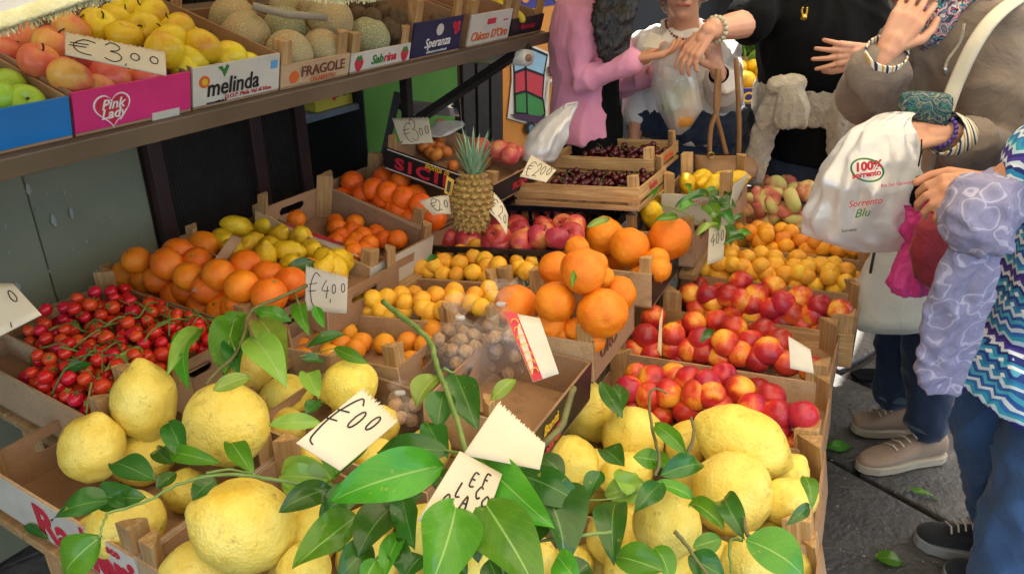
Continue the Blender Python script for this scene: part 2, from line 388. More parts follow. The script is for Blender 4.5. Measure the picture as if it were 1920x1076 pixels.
FM = {
 'orange': set_of(3, 'orange', lambda i: f_orange(i), ORANGE, lump=.03, lf=1.2),
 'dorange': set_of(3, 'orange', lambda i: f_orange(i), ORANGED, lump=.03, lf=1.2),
 'tangerine': set_of(3, 'tangerine', lambda i: f_orange(i), TANG, lump=.05, lf=1.4),
 'big_orange': set_of(4, 'big_orange', lambda i: f_orange(i, (.0,.16,.05,.24)[i]), BIGOR, lump=.07, lf=1.5, seg=36, rings=26),
 'pale_lemon': set_of(5, 'lemon', lambda i: f_lemon((.08,.2,.14,.2,.06)[i], (.97,1.03,1.0,1.04,.97)[i], (.97,.92,.94,.86,.97)[i], (.03,.05,.05,.16,.02)[i]), LEMON, lump=.06, lf=1.7, seg=48, rings=34),
 'lemon': set_of(4, 'lemon', lambda i: f_lemon(.2+.05*i, 1.1+.04*i, .8), LEMONY, lump=.09, lf=1.9, seg=30, rings=22),
 'apricot': set_of(3, 'apricot', lambda i: f_drupe(.07,.1,.98,.02), APRI, lump=.05, lf=1.2),
 'rapricot': set_of(3, 'apricot', lambda i: f_drupe(.07,.1,.98,.02), APRID, lump=.05, lf=1.2),
 'nectarine': set_of(4, 'nectarine', lambda i: f_drupe(.06,.16,.95,.05), NECT, lump=.05, lf=1.1, seg=30, rings=22),
 'red_apple': set_of(3, 'apple', lambda i: f_apple, APPLER, lump=.04, lf=1.1),
 'pink_apple': set_of(3, 'apple', lambda i: f_apple, APPLEP, lump=.04, lf=1.1, seg=32, rings=24),
 'yellow_apple': set_of(3, 'apple', lambda i: f_apple, APPLEY, lump=.05, lf=1.1, seg=32, rings=24),
 'green_apple': set_of(2, 'apple', lambda i: f_apple, APPLEG, lump=.04, lf=1.1, seg=32, rings=24),
 'tomato': set_of(3, 'tomato', lambda i: f_tomato, TOMA, lump=.03, lf=1.2, seg=20, rings=14),
 'flat_peach': set_of(3, 'flat_peach', lambda i: f_flat, FLATP, lump=.08, lf=1.2),
 'peach': set_of(2, 'peach', lambda i: f_drupe(.07,.12,.97,.02), PEACH, lump=.04),
 'loquat': set_of(2, 'loquat', lambda i: f_loq, LOQ, lump=.08, lf=1.6, seg=18, rings=12),
 'kiwi': set_of(2, 'kiwi', lambda i: f_kiwi, KIWI, lump=.04),
 'melon': set_of(2, 'melon', lambda i: f_melon, MELON, lump=.03, lf=.9, seg=60, rings=30),
 'walnut': set_of(2, 'walnut', lambda i: f_walnut, WALN, lump=.08, lf=3, seg=20, rings=14),
 'cherry': set_of(2, 'cherry', lambda i: f_drupe(.03,.14,.95,0), CHER, seg=14, rings=10),
}
NAMES = {'dorange':'orange','rapricot':'apricot','big_orange':'large_orange','pale_lemon':'large_lemon','red_apple':'apple','pink_apple':'apple','yellow_apple':'apple','green_apple':'apple'}
def stem_mesh(l, r, m, name):
    pts = spline([(0,0,-.05),(0,0,l*.4),(l*.18,0,l*.75),(l*.4,.05*l,l)], 3)
    return MB().tube(pts, [r*(1.1-.3*i/len(pts)) for i in range(len(pts))], 6).mesh(name, m, True)
APSTEM = stem_mesh(.42, .05, BROWNS, 'stem')
CHSTEM = stem_mesh(2.6, .07, GREENS, 'stem')
def calyx_mesh():
    mb = MB()
    for k in range(5):
        a = 2*math.pi*k/5; c, s_ = math.cos(a), math.sin(a); 
        def P(r, w, z): return (r*c-w*s_, r*s_+w*c, z)
        mb.add([P(.02,-.07,.92),P(.02,.07,.92),P(.35,-.09,.99),P(.35,.09,.99),P(.62,0,.90+.1*(k%2)),P(.35,0,1.02)],[(0,2,5),(0,5,1),(1,5,3),(2,4,5),(5,4,3)])
    mb.tube([(0,0,.9),(0,.02,1.1),(.1,.03,1.28)], .06, 5); return mb.mesh('calyx', GREENS)
CALYX = calyx_mesh()
def button_mesh():
    mb = MB(); n = 10
    mb.add([(0,0,.97)]+[( (.13 if i%2 else .08)*math.cos(2*math.pi*i/n), (.13 if i%2 else .08)*math.sin(2*math.pi*i/n), .935) for i in range(n)], [(0,1+i,1+(i+1)%n) for i in range(n)])
    return mb.mesh('stem_button', GREENS)
BUTTON = button_mesh()
ORDER = []
def rand_q(): 
    u = RNG.rand(3); return Quaternion((math.sqrt(1-u[0])*math.sin(2*math.pi*u[1]), math.sqrt(1-u[0])*math.cos(2*math.pi*u[1]), math.sqrt(u[0])*math.sin(2*math.pi*u[2]), math.sqrt(u[0])*math.cos(2*math.pi*u[2])))
def up_q(spread=.6, toward=None):
    d = Vector((RNG.randn()*spread, RNG.randn()*spread, 1)) if toward is None else Vector(toward)
    q = d.normalized().to_track_quat('Z','X'); return q @ Quaternion((0,0,1), RNG.rand()*6.28)
def put(kind, pos, R, label, group, cat=None, q=None, sc=(1,1,1), i=None, stem=True, name=None):
    ms = FM[kind]; me = ms[RNG.randint(len(ms)) if i is None else i]
    nm = name or NAMES.get(kind, kind); 
    o = bpy.data.objects.new(nm, me); COL.objects.link(o)
    if q is None: q = up_q(.8) if 'apple' in kind or kind in ('tomato','orange','dorange','tangerine') else rand_q()
    o.matrix_world = Matrix.LocRotScale(Vector(pos), q, Vector(sc)*R)
    tag(o, label, cat or nm.replace('large_',''), group)
    if stem and 'apple' in kind and RNG.rand() < .7: link('stem', APSTEM, o, mw=Matrix.Translation((0,0,.62)))
    if stem and kind == 'tomato' and RNG.rand() < .55: link('calyx', CALYX, o)
    if stem and kind in ('orange','dorange','tangerine') and RNG.rand() < .5: link('stem_button', BUTTON, o)
    return o
def drop_z(c, x, y, R):
    z = c.floor+R
    if len(c.sp):
        d2 = (R+c.sp[:,3])**2-(c.sp[:,0]-x)**2-(c.sp[:,1]-y)**2; m = d2 > 0
        if m.any(): z = max(z, float((c.sp[m,2]+np.sqrt(d2[m])).max()))
    return z
def addsp(c, p, R): c.sp = np.vstack([c.sp, [p[0],p[1],p[2],R]])
def fill(c, kind, R, n, top, label, group, cat=None, x0=.0, x1=1., y0=.0, y1=1., K=14, jit=.08, **kw):
    """drops up to n fruit into the crate, each at the lowest of K tries, below the profile top(u, v)"""
    out = []
    for _ in range(n):
        r = R*(1+jit*(RNG.rand()*2-1)); best = None
        for k in range(K):
            x = r+.006+(c.w-2*r-.012)*(x0+(x1-x0)*RNG.rand()); y = r+.006+(c.d-2*r-.012)*(y0+(y1-y0)*RNG.rand()); z = drop_z(c, x, y, r)
            if z+r < top(x/c.w, y/c.d) and (best is None or z < best[2]): best = (x, y, z)
        if best is None: continue
        addsp(c, best, r); out.append(put(kind, c.M @ Vector(best), r, label, group, cat, **kw))
    return out
def march(c, px, py, R, tol=.93, d0=.35, push=0.0, over=False, rpx=None):
    """slides a sphere of radius R down the line of sight until it touches the crate's floor or fruit already there"""
    o = c.Mi @ CAMP; dv = (c.Mi.to_3x3() @ ray(px, py)); t = d0
    while t < 5:
        p = o+dv*t
        if rpx: R = rpx*t/FPX
        if not over and p.y < R*1.02+.008 and p.z > c.floor-.05: t += .003; continue
        if p.z <= c.floor+R: break
        if p.y > c.d-R*1.0-.008 and p.z < .07: break
        if len(c.sp):
            q = c.sp[:,:3]-np.array(p)
            if (np.sqrt((q*q).sum(1)) < (tol if p.y > R*.75 else .5)*(R+c.sp[:,3])).any(): break
        t += .003
    p = o+dv*(t+push); addsp(c, p, R); c.lastR = R; return c.M @ p
def liner(c, z, m=None):
    MB().box(.007, c.w-.007, .007, c.d-.007, z-.004, z).obj('liner', m or CARD, c.root); c.floor = z
def Z(x0, y0, s): return lambda x, y: (x0+x/s, y0+y/s)
Z5 = Z(0,340,2.831); Z6 = Z(560,300,2.831); Z7 = Z(1080,300,2.831); ZA = Z(420,300,4.364); ZL = Z(0,680,2.717); ZR = Z(980,600,2.261)
Z1 = Z(0,0,2.989); Z2 = Z(480,0,2.989); ZP = Z(1160,240,4.8); ZK = Z(900,240,4.4825); ZM = Z(380,520,3.844); ZW = Z(800,560,3.843); ZF = Z(500,680,2.717); ZS = Z(680,200,3.842)
def place(c, kind, R, zf, pts, label, group, cat=None, jit=.05, **kw):
    for p in sorted(pts, key=lambda a: a[1]):
        r = R*(1+jit*(RNG.rand()*2-1)); 
        if len(p) > 2: r = R*p[2]
        put(kind, march(c, *zf(p[0], p[1]), r), r, label, group, cat, **{k: v for k, v in kw.items() if k != 'rev'})
# ------------------------------------------------------------------ setting: ground, wall
def m_stone():
    s = N('basalt'); v = s.coord(rnd=True); a = s.noise(v, 3.5, 8, .62); b = s.noise(v, 45, 4)
    col = s.mix(s.ramp(b, [(.35,(0,0,0)),(.8,(.4,.4,.4))]), s.ramp(a, [(.3, lin('#3a3834')), (.5, lin('#4a4844')), (.72, lin('#66625a'))]), lin('#35332f'))
    s.bump(s.math('MULTIPLY_ADD', b, .5, a), .9, .018); return s.set(s.vary(col, .12), s.ramp(a, [(.3,(.45,.45,.45)),(.8,(.75,.75,.75))]))
STONE = m_stone(); JOINT = mat('joint_dirt', '#2a2723', '#3a352e', 12, .95, bump=.6, bscale=50)
g = MB().add([(-60,-60,-.03),(60,-60,-.03),(60,60,-.03),(-60,60,-.03)], [(0,1,2,3)]).obj('ground', JOINT); tag(g, 'dark street bed between the paving slabs', None, kind='structure')
pv = tag(bpy.data.objects.new('pavement', None), 'dark basalt street paving of large uneven slabs', None, kind='structure'); COL.objects.link(pv)
pv.rotation_euler = (0, 0, R_(-52)); pv.location = (1.3, 2.2, 0)
def slab(x0, x1, y0, y1):
    gp = .012; j = lambda: random.uniform(-.015,.015); z = random.uniform(-.004,.002)
    pts = [(x0+gp+j(), y0+gp, 0), ((x0+x1)/2, y0+gp+j()*.3, 0), (x1-gp+j(), y0+gp, 0), (x1-gp+j(), y1-gp, 0), ((x0+x1)/2, y1-gp+j()*.3, 0), (x0+gp+j(), y1-gp, 0)]
    MB().prism(pts, (0,0,-.028), (0,0,z)).obj('slab', STONE, pv, bevel=.008)
y = -2.6
rowi = 0
while y < 6.5:
    hgt = random.uniform(.48,.62); x = -3.4+random.uniform(0,.5)
    while x < 5.5:
        wdt = random.uniform(.55,.95); slab(x, x+wdt, y, y+hgt); x += wdt
    y += hgt; rowi += 1
GRIT = mat('grit', '#6a645a', '#8a8478', 30, .9); mb = MB()
for i in range(260):
    p_ = at_z(random.uniform(1540,1900), random.uniform(640,1070), .002); r0 = random.uniform(.0012,.004); mb.ball(p_, (r0*random.uniform(.7,1.5), r0, r0*.6), None, 6, 4)
tag(mb.obj('street_grit', GRIT), 'scattered grit and crumbs on the paving', None, kind='stuff')
# wall along the stall, built panel by panel in wall coordinates (s along the wall, z up)
WALLM = mat('grey_green_paint', '#83846a', '#70715a', 3, .6, bump=.15, bscale=9, bdist=.01, lohi=(.3,.75))
GREENW = mat('green_wall_paint', '#4f8a2c', '#3f7424', 2.5, .7, bump=.2, bscale=14, bdist=.01)
MAROON = mat('maroon_metal', '#3c2320', '#2a1917', 6, .5, bump=.15, bscale=30)
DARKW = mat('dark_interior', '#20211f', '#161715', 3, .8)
PLASTER = mat('old_plaster', '#a89a80', '#8d8069', 2, .9, bump=.3, bscale=14, bdist=.02)
def Wp(s, n, z): return TW*s+EW*n+Vector((0,0,z))
def wall_M(s=0, n=NWALL, z=0):
    M = Matrix((TW, Vector((0,0,1)), EW)).transposed().to_4x4(); M.translation = Wp(s, n, z); return M
def S_of(px, py): return at_wall(px, py).dot(TW)
def W(mb, name, m, parent=None, **k):
    o = mb.obj(name, m, parent, **k)
    if parent is None: o.matrix_world = wall_M()
    return o
s1, s2, s3, s4, s5, s6 = S_of(290,350), S_of(572,200), S_of(690,220), S_of(862,150), S_of(943,110), S_of(1120,100)
bld = thing('market_building', 'plastered building with painted metal shutters behind the fruit shelf', 'building', mw=wall_M(z=0))
def P(x0,x1,y0,y1,z0,z1,name,m,par=bld,bevel=0): return MB().box(x0,x1,y0,y1,z0,z1).obj(name, m, par, bevel=bevel)
P(-3, s2-.02, 0, 4.5, -.3, -.06, 'wall', PLASTER); P(s3, s4, 0, 4.5, -.3, -.012, 'wall', GREENW); P(s2-.02, s3, 1.35, 4.5, -.3, -.06, 'wall', PLASTER)
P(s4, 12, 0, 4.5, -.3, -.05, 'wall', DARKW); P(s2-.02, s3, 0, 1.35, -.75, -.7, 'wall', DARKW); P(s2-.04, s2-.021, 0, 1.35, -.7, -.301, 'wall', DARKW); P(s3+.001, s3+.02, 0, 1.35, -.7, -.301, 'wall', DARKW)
# sheet metal panels under the shelf
x = -.9; k = 0
spm = S_of(70,400)
for a, b in ((-1.2, spm-.75), (spm-.745, spm), (spm+.004, s1-.008)):
    P(a, b, .02, 1.5, -.055, -.03+.006*(k%2), 'metal_panel', WALLM, bevel=.004); k += 1
# flaked paint chips
CHIP = mat('bare_plaster', '#a8aaa0', '#8c8e86', 20, .8)
for i in range(110):
    sx = random.uniform(spm-.5, s1-.03); zz = random.uniform(.5, 1.2); r = random.choice((.003,.004,.005,.012)); n = 7
    pts = [(sx+r*random.uniform(.5,1.3)*math.cos(2*math.pi*j/n)*.6, zz+r*random.uniform(.6,1.6)*math.sin(2*math.pi*j/n), 0) for j in range(n)]
    MB().prism(pts, (0,0,-.026), (0,0,-.0225)).obj('paint_chip', CHIP, bld)
# mesh grille door: maroon frame with woven wire
GR = thing('mesh_grille', 'maroon framed rusty wire mesh grille leaning under the shelf', 'grille', mw=wall_M())
def G(*a): return MB().box(*a).obj('frame_bar', MAROON, GR, bevel=.003)
sm = s1+(s2-s1)*.60
for a in (s1, sm, s2-.05): G(a, a+.045, .02, 1.45, -.03, .005)
for z in (.02, 1.40): G(s1+.046, sm-.001, z, z+.045, -.029, .004); G(sm+.046, s2-.051, z, z+.045, -.029, .004)
WIRE = mat('rusty_wire', '#2c2622', '#1a1715', 30, .7)
mb = MB(); step = .0105; zz = .066
while zz < 1.4: mb.box(s1+.045, s2-.05, zz, zz+.0028, -.022, -.019); zz += step
xx = s1+.05
while xx < s2-.05:
    if not (sm-.002 < xx < sm+.047): mb.box(xx, xx+.0028, .066, 1.4, -.0188, -.016)
    xx += step
w_ = mb.obj('wire_mesh', WIRE, GR); w_['kind'] = 'stuff'
P(s1, s2-.021, 0, 1.6, -.058, -.05, 'backing_sheet', mat('brown_backing','#4a3a30','#382b24',4,.8,bump=.2,bscale=30))
P(s3-.007, s3-.001, 0, 1.35, -.69, -.0135, 'wall', DARKW)
# dark brown door leaf beside the green wall
P(s4+.003, s5-.004, 0, 2.2, -.048, -.01, 'door', MAROON, bevel=.004)
for i in range(3): P(s4+.02+i*(s5-s4)*.32, s4+.02+i*(s5-s4)*.32+(s5-s4)*.26, .1, 2.1, -.009, .004, 'door_batten', WIRE, bevel=.003)
# far shopfront across the street end
FW = mat('far_wall', '#2a2723', '#1d1b19', 1.5, .9)
fb = thing('far_shopfront', 'dim shopfront with dark doorway beyond the shoppers', 'building', (0, 5.6, 0))
MB().box(-.2, 1.1, 0, .3, 0, 4.5).obj('wall', FW, fb); MB().box(2.3, 6, 0, .3, 0, 4.5).obj('wall', mat('brown_plaster','#6a5d4c','#54493c',2,.9), fb)
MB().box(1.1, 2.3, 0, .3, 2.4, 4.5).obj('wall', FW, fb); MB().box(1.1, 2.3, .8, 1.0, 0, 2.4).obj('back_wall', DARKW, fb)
for x_ in (1.1, 1.65, 2.22): MB().box(x_, x_+.08, -.04, -.003, 0, 2.4).obj('door_frame', MAROON, fb, bevel=.005)
MB().box(.1, 1.0, -.06, -.003, .2, 1.1).obj('panel', mat('faded_poster','#7a4a3a','#4a5a68',3,.7), fb)
# awning over the shelf, warm translucent canvas for the added sun-blocking canopies
CANV = translucent(mat('canvas', '#e6dfcc', '#d8cfb8', 3, .9, bump=.1, bscale=200), .42, (.95,.80,.55,1))
# ------------------------------------------------------------------ stall crates
LOW = 'crates of fruit set out on the stall'
CR = {}
def C(key, label, *a, **k): CR[key] = crate(k.pop('nm', 'fruit_crate'), label, *a, group=LOW, **k); return CR[key]
C('D7','cardboard crate of flat peaches at the back of the street side row',(1370,418),(1650,440),.66,26,.27, pw=.045)
C('D6','cardboard crate of ripe apricots right in front of the flat peaches',(1345,460),(1640,492),.64,26,.27, pw=.045)
C('D5','cardboard crate of pale apricots between the ripe apricots and the nectarines',(1280,513),(1625,556),.62,26,.27, pw=.048)
C('D4','wood fronted nectarine crate right in front of the pale apricots',(1238,580),(1602,628),.61,26,.27, front=WX, pw=.055, post=.055)
C('D3','middle one of the three nectarine crates, holding a loose card',(1137,658),(1555,722),.60,26,.28, pw=.05)
C('D2','nectarine crate touching the large lemons',(1085,780),(1540,850),.58,25,.28, pw=.05)
C('D1','crate of large pale lemons beside the street paving',(990,955),(1526,1025),.58,24,.30, pw=.05)
C('D0','foremost crate of large lemons below the broad cut twig',(955,1190),(1512,1275),.56,24,.31, pw=.05, post=.03)
C('C3','crate of large oranges beside the leafy lemons',(1050,495),(1222,515),.74,26,.27, pw=.03)
C('C2','crate heaped with large oranges in front of a torn red and white card',(905,610),(1110,645),.76,27,.28)
C('C1','nearly empty brown crate holding bags of walnuts',.25,(1002,812),.72,27,.29, post=0)
C('R3','lemon crate wedged behind the large white price card',.42,(800,925),.70,29,.26)
C('B4','apricot crate in front of the black plastic apple crates',(690,516),(955,533),.72,25,.25)
C('B3','apricot crate with a grey price card at its corner',(600,585),(850,608),.72,26,.25)
C('B2','half empty apricot crate behind the lemons',(520,650),(745,692),.72,27,.26)
C('A1','crate of vine tomatoes touching the empty lemon crate',.5,(192,800),.745,32,.2)
C('A2','crate of small vine tomatoes beside the oranges',.5,(235,737),.76,32,.29)
C('A3','crate of oranges standing against the grey metal panels',(185,525),(462,615),.76,32,.29)
C('A4','crate of rough yellow lemons below the mesh grille',(345,455),(612,566),.77,32,.27)
C('A5','half empty tangerine crate with an oblong hand hole',(478,395),(694,503),.78,32,.27)
C('A6','orange crate beside the tangerines',(600,345),(792,425),.8,32,.25)
C('A7','orange crate partly under the black printed crate',(700,318),(885,372),.8,32,.26)
C('R1','nearly empty lemon crate with white printed front board',.46,(252,1047),.70,31,.30)
R1 = CR['R1']
_q = R1.M @ Vector((R1.w+.006, 0, -.0)); 
CR['R2'] = crate_at('fruit_crate', 'crate of huge pale lemons under leafy twigs with white printed end', _q, *[R1.M.to_3x3().col[i] for i in range(3)], .52, .32, .1, group=LOW)
C('K1','wooden slat cherry crate with a torn price card',(962,343),(1196,353),.9,28,.26, style='wood', h=.07, post=.035, pw=.028)
C('K2','second wooden cherry crate beyond the torn price card',(1030,291),(1225,300),.92,28,.26, style='wood', h=.06, post=.04, pw=.028)
C('L1','black plastic crate of red apples under the pineapple',(800,462),(1040,472),.78,27,.26, style='black', h=.11, post=0)
C('L2','black plastic crate of red apples below the cherries',(928,385),(1125,390),.80,27,.26, style='black', h=.11, post=0)
C('S1','black printed crate of loquats and wrapped peaches resting on the oranges',(722,276),(925,348),.90,30,.29, front=BLACKP, h=.07, post=.035, pw=.03, slots=False)
C('C5','crate of sunlit lemons behind the leafy lemons',(1240,363),(1372,370),.84,26,.25, front=WHITEP, post=.07)
C('C4','open crate of rough lemons on leafy twigs',(1170,432),(1300,442),.76,26,.27)
LL = {(1391,830):'long oval lemon with a brown scar lying against the nectarine crate',(1372,925):'smooth round lemon resting below the long oval lemon',(1250,982):'lemon with its blunt tip facing outwards among dark leaves',
 (1095,768):'round lemon behind the bare twig stub beside the walnut crate',(1186,822):'lemon between the bare twig stub lemon and the nectarines',(1415,1060):'lemon below the broad cut twig leaves by the corner post',(1478,940):'pointed lemon wedged against the street side board',(1068,872):'lemon touching the end of the bare twig stub',
 (458,985):'largest lemon with a side nipple resting on the printed end board',(425,795):'huge knobbly lemon with a pale leaf on its crown',(271,752):'pear shaped lemon topping the pile in the nearly empty crate',(173,840):'squat lemon leaning on the end board with the hand hole',(263,853):'lemon lying under the pear shaped lemon',(350,920):'upright lemon beside the printed end board under the trailing twig',
 (655,722):'bumpy lemon right behind the large white price card',(466,690):'lemon half hidden by hanging leaves behind the huge knobbly lemon',(536,748):'small glossy lemon between the huge knobbly lemon and the bumpy one',(238,985):'lemon under dark leaves beside the front corner post',(375,1068):'long lemon lying in front of the largest lemon'}
RPX = {(150,405):37,(285,465):38,(500,415):41,(430,530):24,(440,580):24,(1480,470):24,(1365,575):33,(1700,710):33,(1620,620):20,(1350,870):32,(1480,900):24,(1400,925):24,(1360,755):39,(1150,770):41,(1610,810):48,(1510,590):44,(1560,960):24}
ol = {(1510,590):'large orange with a neck and a small leaf on top of the heap',(1610,810):'biggest orange of the heap with a puckered navel facing the lemons',(1150,770):'large smooth orange beside the walnut bags',(500,415):'large round orange next to the leafy twigs',(285,465):'large orange between the round one and the torn peel one',(150,405):'large pointed orange beside the black plastic crate'}
for k_, z_ in (('A3',-.035),('A4',-.03),('A6',-.04),('A7',-.04),('B3',-.045),('B4',-.045),('B2',-.07),('D2',-.04),('D3',-.045),('D4',-.045),('D5',-.04),('D6',-.04),('D7',-.045),('A2',-.03),('A1',-.035)): liner(CR[k_], z_)
# fruit
def G_(key, R, zf, pts, kind, label, group, n=0, top=-.03, **kw):
    c = CR[key]
    if n: fill(c, kind, R, n, lambda u, v: top, label, group)
    place(c, kind, R, zf, pts, label, group, **kw)
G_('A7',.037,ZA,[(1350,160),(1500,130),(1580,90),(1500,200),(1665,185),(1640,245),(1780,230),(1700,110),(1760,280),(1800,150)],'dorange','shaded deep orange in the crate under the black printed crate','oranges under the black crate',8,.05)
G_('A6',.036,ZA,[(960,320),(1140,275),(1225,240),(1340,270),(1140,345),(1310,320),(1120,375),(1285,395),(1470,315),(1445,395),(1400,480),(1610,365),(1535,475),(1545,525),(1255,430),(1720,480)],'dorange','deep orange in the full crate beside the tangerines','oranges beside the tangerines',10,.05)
G_('A5',.028,ZA,[(593,483),(910,510),(925,555),(955,630),(1050,580),(1072,520),(1135,620),(1080,665),(1245,600),(1040,720),(920,675),(1190,690),(1310,650),(1065,755),(1140,750),(1420,650)],'tangerine','small tangerine in the half empty crate with a hand hole','tangerines')
G_('A4',.037,Z5,[(1260,240),(1410,240),(1180,310),(1325,335),(1230,360),(1485,290),(1430,350),(1600,310),(1530,370),(1405,410),(1650,365),(1715,415),(1535,460),(1700,490),(1810,420),(1780,470)],'lemon','rough yellow lemon between the oranges and the tangerines','rough lemons by the grille',10,.03, rev=0)
G_('A3',.041,Z5,[(670,495),(725,420,.9),(843,520),(890,440),(943,385),(1080,345),(1050,425,.9),(1000,505,.9),(935,608),(1160,495),(1110,568),(1075,670),(1185,690),(1285,560),(1300,450),(1425,505),(1545,540),(1430,605),(1275,655,.9),(1640,470,.8),(755,590,.9)],'orange','bright orange in the crate between tomatoes and rough lemons','oranges by the metal panels',12,.065)
for key, lab, n in (('A2','small red vine tomato in the crate beside the oranges',175),('A1','small red vine tomato in the crate touching the empty lemon crate',105)):
    fill(CR[key],'tomato',.0148,n,lambda u,v: .028+.03*math.sin(math.pi*min(1,max(0,v))), lab, 'vine tomatoes '+key[-1:].replace('2','beside the oranges').replace('1','by the empty lemon crate'), x0=.1 if key=='A2' else .32, K=7, jit=.14)
fill_b = lambda key, n, lab, grp: fill(CR[key],'apricot',.024,n,lambda u,v:.01,lab,grp)
fill_b('B4',30,'pale apricot in the crate by the black plastic crates','apricots by the black crates')
G_('B4',.025,Z6,[(770,495),(855,490),(943,460),(1100,485),(930,515),(770,540),(855,545),(655,530),(590,560),(650,575),(545,590),(700,590),(765,605),(840,610),(925,598),(1000,560),(1060,560),(470,605),(1165,540),(1175,575),(1250,540),(1210,590),(1005,630),(610,610),(990,530),(720,560)],'apricot','pale apricot in the crate by the black plastic crates','apricots by the black crates')
fill_b('B3',26,'pale apricot in the crate with the grey price card','apricots by the grey card')
G_('B3',.025,Z6,[(350,695),(290,735),(305,775),(390,735),(375,795),(470,730),(435,800),(545,715),(565,755),(565,795),(490,830),(735,720),(655,740),(825,700),(825,735),(660,785),(700,805),(765,800),(935,720),(1010,685),(920,760),(1030,735),(970,785),(700,845)],'apricot','pale apricot in the crate with the grey price card','apricots by the grey card')
G_('B2',.026,Z6,[(165,900),(260,915),(335,970),(455,975),(578,965),(230,985),(160,1030),(80,905),(20,990),(300,1005),(670,985),(720,905),(600,1070),(20,1050),(120,965)],'rapricot','deep yellow apricot in the half empty crate behind the lemons','apricots behind the lemons')
G_('L1',.038,ZK,[(150,925),(110,975),(310,830),(335,880),(340,920),(350,965),(540,830),(530,890),(500,920),(700,830),(790,830),(770,900),(110,860),(170,970),(-90,880),(-100,950),(-250,900),(-270,940),(650,930)],'red_apple','red and yellow apple in the black crate under the pineapple','apples under the pineapple',6,-.03)
G_('L2',.037,ZK,[(220,690),(340,650),(390,690),(430,715),(440,745),(270,735),(575,670),(620,700),(650,740),(750,660),(800,690),(955,640)],'red_apple','red and yellow apple in the black crate below the cherries','apples below the cherries',6,-.03)
for key, zf, pts in (('C3',Z7,[(150,405,1.02,1),(285,465,1.05,1),(500,415,1.1,0),(430,530,.8,2),(440,580,.75,2)]),
                 ('C2',Z6,[(1480,470,.75,2),(1365,575,.9,0),(1700,710,.95,2),(1620,620,.75,0),(1350,870,.9,1),(1480,900,.75,2),(1400,925,.8,0),(1360,755,1.0,1),(1150,770,1.02,0),(1610,810,1.15,1),(1510,590,1.12,3),(1560,960,.7,2)])):
    lab = 'large thick skinned orange beside the leafy lemons' if key == 'C3' else 'large thick skinned orange heaped behind the torn card'
    c = CR[key]; fill(c,'big_orange',.042,5,lambda u,v:.0,lab,'large oranges beside the leafy lemons' if key == 'C3' else 'large oranges behind the torn card', 'orange')
    for x, y, s_, i in pts:
        px, py = zf(x, y); R = .05*s_; q = up_q(0, IMU*.7+IMC*-.2+IMR*random.uniform(-.8,.8)) if i in (1,3) else rand_q()
        if (x, y) == (1510,590): q = up_q(0, IMR*1.0+IMU*.5)
        if (x, y) == (1610,810): q = up_q(0, -IMC*.9+IMU*.35)
        pp_ = march(c, px, py, R, over=RPX.get((x,y),40) > 30, rpx=RPX.get((x,y),s_*38)); R = c.lastR; put('big_orange', pp_, R, ol.get((x,y),lab), 'large oranges beside the leafy lemons' if key == 'C3' else 'large oranges behind the torn card', 'orange', q=q, i=i, name='large_orange')
for key, zf, R, pts, lab, grp in (
  ('D6',Z7,.027,[(920,385),(965,360),(1090,370),(1010,400),(1140,385),(1005,375),(975,435),(1095,420),(1195,430),(1270,435),(1225,480),(1310,470),(1345,395),(1380,430),(1395,480),(1475,470),(1290,385),(1115,460),(1045,475)],'ripe apricot in the crate touching the flat peaches','ripe apricots'),
  ('D5',Z7,.0275,[(820,480),(815,510),(905,520),(830,555),(885,570),(980,500),(980,565),(1055,520),(1060,560),(1015,610),(1110,610),(1175,520),(1160,565),(1230,570),(1180,600),(1225,620),(1300,560),(1370,555),(1350,595),(1345,620),(1430,650),(1270,670),(1375,690),(1165,660),(745,600),(675,580),(930,600),(1435,590),(760,550),(900,630),(1060,640)],'pale apricot in the crate touching the nectarines','pale apricots')):
    fill(CR[key],'apricot',R,30,lambda u,v:.02,lab,grp); place(CR[key],'rapricot' if key=='D6' else 'apricot',R,zf,pts,lab,grp)
for key, zf, pts, lab, grp in (
  ('D4',Z7,[(610,710),(700,715),(805,720),(725,760),(645,785),(875,655,1.06),(955,720),(1045,680,1.06),(935,770),(845,795),(730,800),(880,745),(1035,790),(1190,735,1.08),(1290,770),(1100,760),(1145,810),(1260,815),(1205,860),(1100,860),(940,825),(840,830),(1310,885),(1400,800)],'red and yellow nectarine in the crate touching the pale apricots','nectarines by the apricots'),
  ('D3',Z7,[(410,830),(370,935),(310,1010),(400,1025),(515,930),(510,998),(625,865),(750,860),(840,890),(790,975,1.1),(595,1010),(670,1020),(660,950),(760,1050),(925,965),(995,905),(1080,965),(1020,1015,1.1),(870,1030),(960,1060),(1120,1080),(560,1060),(1260,1115)],'red and yellow nectarine in the middle nectarine crate','nectarines in the middle crate'),
  ('D2',ZR,[(485,235),(550,250),(640,240),(705,255),(450,295),(540,320),(615,310),(735,315),(850,240),(920,305,1.12),(780,270),(830,365),(700,385,1.1),(580,405),(465,370),(975,370),(1050,330),(1080,400),(1185,405),(1075,460),(460,405),(1155,535),(800,320)],'red and yellow nectarine beside the large lemons','nectarines by the lemons')):
    fill(CR[key],'nectarine',.035,10,lambda u,v:.04,lab,grp, x1=.8); place(CR[key],'nectarine',.0345,zf,pts,lab,grp)
G_('D7',.042,ZP,[(1290,520),(1500,510),(1610,570),(1700,570),(1380,580),(1560,655,1.15),(1410,525),(1180,650,.8),(1230,720,1.1),(1135,700),(1130,790),(1350,650),(1320,820,1.15),(1420,800),(1500,740),(1580,800,1.15),(1130,850),(1620,870),(1390,700),(1250,610,.85),(1800,600),(1850,700),(1800,800)],'flat_peach','flat red and green flushed peach in the crate behind the apricots','flat peaches',10,.03,cat='peach')
